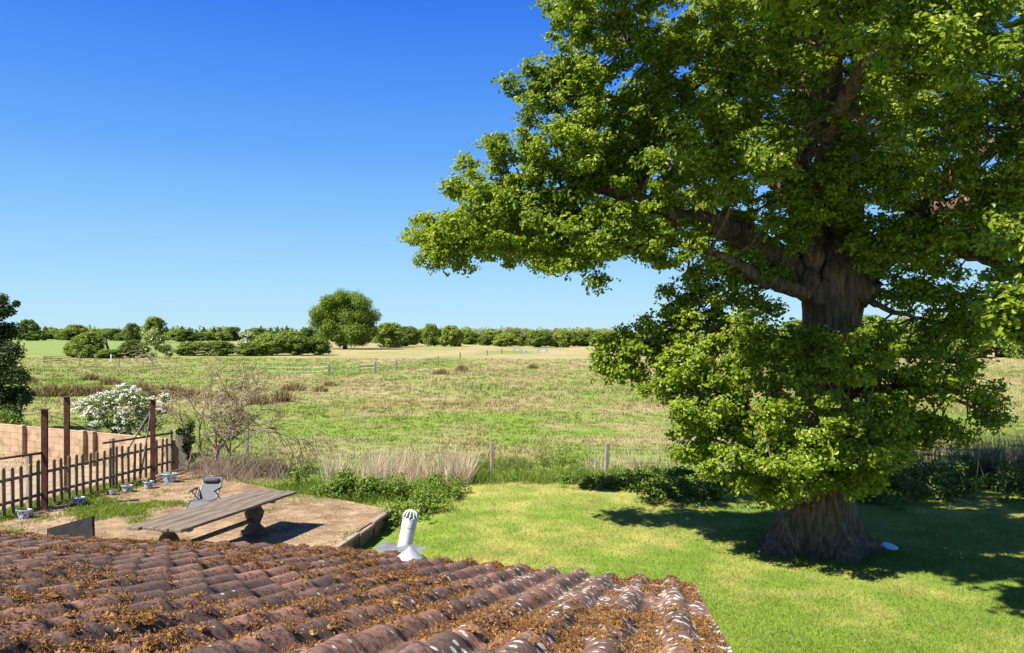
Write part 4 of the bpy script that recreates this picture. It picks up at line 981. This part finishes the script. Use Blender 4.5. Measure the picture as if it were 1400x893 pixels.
# the lone oak in the meadow
ld = 235; lx = (472-CX)/FPX*ld; lz = float(Z(lx, ld))
lt_ = thing('meadow_oak', 'round-topped lone oak standing taller than everything behind the meadow', 'tree', (lx, ld, lz))
sc = ld/FPX; bl = []
for (px, py, r_) in ((472, 405, 14), (452, 412, 14), (492, 412, 13), (440, 425, 12), (462, 425, 16), (482, 428, 16), (500, 430, 13), (438, 442, 12), (455, 443, 15), (475, 447, 15), (495, 447, 15), (508, 448, 10), (442, 453, 9), (470, 458, 10), (485, 460, 13), (500, 460, 10), (460, 455, 11), (446, 432, 11)):
    for dy in (-1.2, -.6, 0, .6, 1.2):
        bl.append(((((px-472)+rng.normal()*3)*sc, dy*5.5*rng.uniform(.5, 1.1), (475-py)*sc+rng.normal()*.5), r_*sc*rng.uniform(.85, 1.12)))
C, N = [], []
for (c_, r_) in bl:
    a_, b_ = clump_points(np.array(c_), r_, int(120*r_*r_), .4, .85, .5, .5); C.append(a_); N.append(b_)
V, F = kite(np.concatenate(C), np.concatenate(N), .42, .75, 9); mesh('crown', V, F, M['lone_leaf'], lt_)
mb = MB(); mb.tube([(0, 0, -.3), (0, 0, 3), (.2, 0, 7)], [.75, .6, .5], 9)
for a_ in range(6): mb.tube([(.1, 0, 3.5), (math.cos(a_)*3, math.sin(a_)*3, 7+a_ % 3), (math.cos(a_)*5.5, math.sin(a_)*5, 10.5)], [.35, .22, .08], 6)
mb.build('trunk', M['far_bark'], lt_, True)

GT = 'trees of the far treeline'
for (kind, px, d, top, wp, lab) in (
  ('dome', 38, 330, 436, 36, 'broad domed tree with reddish base at the end of the treeline by the crop field'),
  ('dome', 103, 350, 443, 38, 'low rounded tree in the treeline straight above the crop field'),
  ('dome', 211, 300, 432, 40, 'tall dome-topped tree rising above the hedgerow blossom'),
  ('dome', 180, 320, 441, 28, 'small round tree beside the tall dome-topped tree'),
  ('dome', 253, 330, 450, 34, 'squat dark tree in front of the conifer belt'),
  ('dome', 532, 265, 440, 48, 'wide bushy tree right behind the lone meadow oak'),
  ('bush', 556, 290, 443, 36, 'leafy tree beside the wide bushy tree past the lone oak'),
  ('tall', 588, 300, 441, 26, 'thin-crowned pale tree poking above its neighbours in the treeline'),
  ('dome', 617, 300, 444, 38, 'rounded dark tree before the paler wood on the rise'),
  ('bush', 692, 310, 455, 42, 'dark bush by a white blossom at the far meadow edge'),
  ('bush', 738, 305, 449, 44, 'large leafy bush at the far meadow edge behind the jumps'),
  ('dome', 770, 310, 450, 34, 'round tree just past the large leafy bush by the jumps')):
    tree('tree', kind, px, d, top, wp, lab, 'tree', GT)
rest = []
for px in list(range(50, 430, 17))+list(range(545, 840, 13))+list(range(845, 1180, 24)):
    px = px+random.uniform(-5, 5); d = random.uniform(330, 400)
    top = random.uniform(446, 454) if px < 640 else random.uniform(450, 458)
    tree('tree', random.choice(('dome', 'tall', 'bush', 'dome')), px, d, top, random.uniform(24, 36), 'leafy green tree standing in the belt along the far field edge', 'tree', GT)
for px in list(range(225, 440, 11))+[14, 60, 75]:
    tree('conifer_tree', 'conifer', px+random.uniform(-3, 3), random.uniform(410, 440), random.uniform(444, 450), random.uniform(18, 28), 'dark pointed conifer in the belt behind the hedgerow', 'tree', 'conifers behind the hedgerow')
for px in range(640, 840, 11):
    tree('pale_tree', 'pale', px+random.uniform(-3, 3), random.uniform(430, 470), random.uniform(445, 450)+abs(px-700)*.012, random.uniform(22, 32), 'pale olive tree in the wood on the low rise', 'tree', 'pale wood on the rise')
for (px, d, top, wp) in ((1190, 165, 425, 70), (1235, 160, 432, 60), (1280, 165, 422, 66), (1322, 158, 430, 60), (1362, 165, 420, 70), (1405, 155, 425, 70), (1450, 165, 418, 80), (1140, 175, 430, 70), (1090, 185, 436, 70), (1040, 200, 440, 60), (990, 215, 444, 60), (1500, 160, 425, 70)):
    tree('hedge_tree', random.choice(('bush', 'dome')), px, d, top, wp, 'bushy green tree glimpsed through the oak at the meadow edge', 'tree', 'trees behind the oak')
# the wood that closes the view behind them
bl = []
for px in np.arange(-500, 1900, 7.0):
    d = rng.uniform(440, 560); x = (px-CX)/FPX*d; z0 = float(Z(x, d)); top = CAMH-(rng.uniform(446, 453)-HY)/FPX*d
    for q_ in (.15, .45, .75): bl.append(((x+rng.normal()*2, d+rng.normal()*6, z0+(top-z0)*q_), rng.uniform(2.4, 3.8)))
C, N = [], []
for c_, r_ in bl:
    a_, b_ = clump_points(np.array(c_), r_, 42, .6, .9); C.append(a_); N.append(b_)
V, F = kite(np.concatenate(C), np.concatenate(N), 1.7, .75, 77)
tag(mesh('far_woodland', V, F, M['far_leaf']), 'distant mixed wood closing the view along the horizon', 'woodland', kind='stuff')
# hedgerow this side of the crop field
for (px, d, top, wp, lab) in (
  (122, 150, 450, 46, 'overgrown hawthorn hump in the hedgerow beside the dead snag'), (105, 152, 462, 34, 'low end bush of the hedgerow by the field gate'),
  (152, 148, 476, 40, 'low scrubby bush under the dead snag'), (183, 150, 462, 40, 'leafy bush between snag and pale blossom in the hedgerow'),
  (265, 165, 465, 50, 'long low trimmed hedge bush with brown flank'), (300, 165, 464, 50, 'low trimmed hedge bush below the round white blossom'),
  (372, 168, 453, 52, 'dark-sided hedge bush beside the round white blossom'), (402, 170, 455, 50, 'rounded hedge bush with deep shade on its flank'), (432, 172, 458, 44, 'yellow-green hedge bush reaching to the lone oak'), (345, 166, 466, 50, 'low hedge bush in front of the round white blossom')):
    tree('hedge_bush', 'bush', px, d, top, wp, lab, 'bush', 'hedgerow bushes')
for (px, d, top, wp, lab) in ((213, 149, 449, 46, 'pale hawthorn with scattered white blossom in the hedgerow'), (338, 172, 451, 32, 'round hawthorn white with blossom above the trimmed hedge')):
    x = (px-CX)/FPX*d; z = float(Z(x, d)); h = CAMH-(top-HY)/FPX*d-z; wd_ = wp/FPX*d
    o = thing('blossom_bush', lab, 'bush', (x, d, z), 'hedgerow bushes')
    bl = [((c_[0]*wd_, c_[1]*wd_, c_[2]*h), r_*min(wd_, h)*1.1) for c_, r_ in dome_blobs(26, .15, .05, .85, .35)]
    C, N, C2, N2 = [], [], [], []
    for c_, r_ in bl:
        a_, b_ = clump_points(np.array(c_), r_, 130, .5); C.append(a_); N.append(b_)
        a_, b_ = clump_points(np.array(c_)+np.array((-.1, -.1, .15)), r_*1.05, 46 if px > 300 else 22, .8); C2.append(a_); N2.append(b_)
    V, F = kite(np.concatenate(C), np.concatenate(N), .32, .75, px); mesh('foliage', V, F, M['far_leaf'], o)
    V, F = kite(np.concatenate(C2), np.concatenate(N2), .26, .8, px+1); mesh('blossom', V, F, M['blossom'], o)
# dead leaning snag
sd = 150; sx_ = (149-CX)/FPX*sd; sg_ = thing('dead_snag', 'leaning dead trunk with a small leafy tuft above the hedgerow', 'tree', (sx_, sd, float(Z(sx_, sd))))
k_ = sd/FPX; MB().tube([(.15, 0, -.2), (-.1*k_, 0, 8*k_), (-4*k_, 0, 22*k_), (-6*k_, 0, 36*k_)], [.30, .26, .2, .06], 7).build('trunk', M['far_bark'], sg_, True)
bl = [((-7*k_, 0, 33*k_), 3.5*k_), ((-3*k_, 0, 36*k_), 3*k_), ((-10*k_, .2, 30*k_), 2.5*k_)]
C, N = zip(*[clump_points(np.array(c_), r_, 60, .4) for c_, r_ in bl]); V, F = kite(np.concatenate(C), np.concatenate(N), .3, .7, 3); mesh('crown', V, F, M['far_leaf'], sg_)

# the dark tree at the picture's edge beyond the wall
dt = P(-8, 585, 34); dt[2] = float(Z(dt[0], dt[1])); dto = thing('holly_tree', 'dark evergreen tree at the garden corner beyond the block wall', 'tree', dt)
C, N = [], []
for (px, py, r_) in ((0, 410, .5), (8, 425, .55), (-15, 430, .9), (14, 452, .6), (-8, 460, 1.0), (15, 480, .75), (0, 500, 1.0), (22, 515, .75), (25, 540, .8), (5, 545, 1.0), (15, 565, .7), (-20, 520, 1.2), (-25, 480, 1.2), (-30, 560, 1.0), (34, 545, .45), (22, 415, .22)):
    for _ in range(2):
        a_, b_ = clump_points(P(px, py, 34+rng.normal()*.5)-dt, r_*.8, int(800*r_*r_*.64)+40, .4); C.append(a_); N.append(b_)
V, F = leaf_quads(np.concatenate(C), np.concatenate(N), .13, .6, .2, 1); mesh('crown', V, F, M['dark_leaf'], dto)
MB().tube([(0, 0, -.2), (.1, 0, 2.5), (0, 0, 5.5)], [.22, .17, .05], 8).build('trunk', M['far_bark'], dto, True)
leafmass('laurel_bush', [(P(px, py, 30), r_) for px, py, r_ in ((0, 572, .55), (20, 576, .4), (-20, 578, .6), (36, 583, .25), (2, 592, .5), (14, 568, .3))], 900, .11, M['weed_leaf'], 'light green leafy bush spilling over the block wall below the evergreen', 'bush')

# brown rush clumps in the meadow
def rush(px, py, wpx, hpx, label, group='brown rush clumps in the meadow'):
    b_ = G(px, py, 20); d = b_[1]; wd_ = wpx/FPX*d/2; h = hpx/FPX*d*1.15; n_ = int(np.clip(420*wd_, 250, 1500))
    x = rng.normal(size=n_)*wd_*.5; y = rng.normal(size=n_)*min(wd_, .7)*.5
    th_ = np.arctan2(y, x)
    ln = .35; hh = h*rng.uniform(.45, 1.15, n_)*np.clip(1.1-.35*np.hypot(x/wd_, y/max(min(wd_, .7), .01)), .4, 1.1); ww = .02+.0007*d
    a_ = rng.uniform(0, 6.28, n_)
    V = np.stack([np.stack([x-np.cos(a_)*ww, y-np.sin(a_)*ww, np.full(n_, -.03)], 1), np.stack([x+np.cos(a_)*ww, y+np.sin(a_)*ww, np.full(n_, -.03)], 1), np.stack([x*1.35+rng.normal(size=n_)*ln*h*.4, y*1.3+rng.normal(size=n_)*ln*h*.3, hh], 1)], 1).reshape(-1, 3)
    o = mesh('rush_clump', V, np.arange(n_*3).reshape(-1, 3), M['rush'], loc=tuple(b_)); tag(o, label, 'rushes', group)
for q_ in ((72, 542, 46, 15, 'long dark brown rush bank behind the steel posts'), (104, 541, 30, 14, 'brown rush clump continuing the rush bank behind the tall steel post'), (135, 541, 34, 14, 'brown rush clump just above the white hawthorn blossom'), (192, 535, 26, 12, 'small brown rush clump over the braced steel post'), (232, 542, 50, 15, 'wide reddish rush clump behind the bare shrub'),
           (126, 520, 17, 9, 'smaller of two round rush tufts on the open green'), (151, 526, 20, 10, 'larger of two round rush tufts on the open green'), (42, 524, 16, 8, 'small reddish rush tuft beside the dark evergreen'), (262, 545, 34, 12, 'brown rushes seen through the bare shrub'),
           (355, 553, 24, 13, 'round rush hummock just past the bare shrub'), (385, 550, 20, 16, 'upright dark rush clump beyond the bare shrub'), (402, 534, 26, 10, 'reddish rush clump behind the upright dark one'), (438, 536, 14, 8, 'little rush clump alone past the reddish one'), (312, 548, 20, 11, 'rush clump tangled behind the bare shrub twigs'), (330, 533, 16, 9, 'faint rush clump further out past the bare shrub'),
           (604, 512, 18, 7, 'low rush tuft in tan grass near the paddock tape'), (632, 508, 14, 8, 'reddish low rush tuft in the mid meadow'), (728, 504, 12, 6, 'single small rush tuft out in the wide meadow'), (452, 528, 14, 6, 'reddish dry tuft in front of the paddock posts')):
    rush(*q_)

# paddock fence: pale posts and tape
pfn = thing('paddock_fence', 'pale paddock posts with thin tape crossing the meadow', 'fence', G(450, 507))
o0 = np.array(pfn.location); prev = None
for (px, py, hp, wp) in ((345, 512, 12, 1.5), (425, 511, 9, 1.3), (450, 514, 15, 3.4), (492, 509, 12, 1.6), (513, 510, 15, 2.4), (542, 507, 14, 2.0), (599, 497, 10, 1.6), (629, 491, 9, 1.6), (666, 486, 7, 1.5), (686, 484, 7, 1.6)):
    b_ = G(px, py, 20); d = b_[1]; h = hp/FPX*d; r_ = wp/FPX*d/2
    MB().box(b_-o0+np.array((0, 0, h/2-.1)), (r_*2, r_*2, h+.2), .3).build('post', M['post_wood'], pfn)
    tp = b_-o0+np.array((0, 0, h*.85))
    if prev is not None:
        for q_ in (0, -.42): MB().tube([prev+np.array((0, 0, q_)), tp+np.array((0, 0, q_))], .018, 4).build('tape', M['rope'], pfn)
    prev = tp
fn2 = thing('field_fence', 'dark posts and rails in front of the hedgerow gate', 'fence', G(60, 498)); o0 = np.array(fn2.location)
for (px, py) in ((60, 498), (109, 501), (163, 503), (208, 499)):
    b_ = G(px, py, 20); MB().box(b_-o0+np.array((0, 0, .6)), (.14, .14, 1.3), .2).build('post', M['post_wood'], fn2)
a_, b_ = G(60, 498, 20)-o0, G(92, 496, 20)-o0
for zz in (.4, .75, 1.1): MB().tube([a_+np.array((0, 0, zz)), b_+np.array((0, 0, zz))], .05, 5).build('rail', M['far_bark'], fn2)
wp_ = G(152, 496, 20); o = MB().box((0, 0, .6), (.16, .16, 1.5), 0, .01).build('marker_post', M['white']); o.location = tuple(wp_); tag(o, 'short white marker post in front of the hedgerow', 'post')

# show jumps by the far hedge
def jump(px, py, wpx, hpx, lab):
    b_ = G(px, py, 60); d = b_[1]; wd_ = wpx/FPX*d; h = hpx/FPX*d
    o = thing('show_jump', lab, 'horse jump', b_, 'horse jumps in the far meadow')
    for sg in (-1, 1):
        mb = MB()
        for q_ in (-1, 1): mb.tube([(sg*wd_/2+q_*.5, 0, 0), (sg*wd_/2, 0, h)], .07, 6)
        mb.tube([(sg*wd_/2-.3, 0, h*.45), (sg*wd_/2+.3, 0, h*.45)], .06, 6); mb.build('wing', M['jump_blue'], o)
    for zz in (.45, .8): MB().tube([(-wd_/2, 0, h*zz), (wd_/2, 0, h*zz)], .06, 6).build('pole', M['white'] if zz < .6 else M['jump_blue'], o)
jump(742, 483, 11, 7, 'blue horse jump with wings in front of the far hedge')
jump(707, 481, 8, 5, 'small pale horse jump beside the end of the paddock tape')
jump(716, 483, 6, 4, 'lowest horse jump, right next to the small pale one')
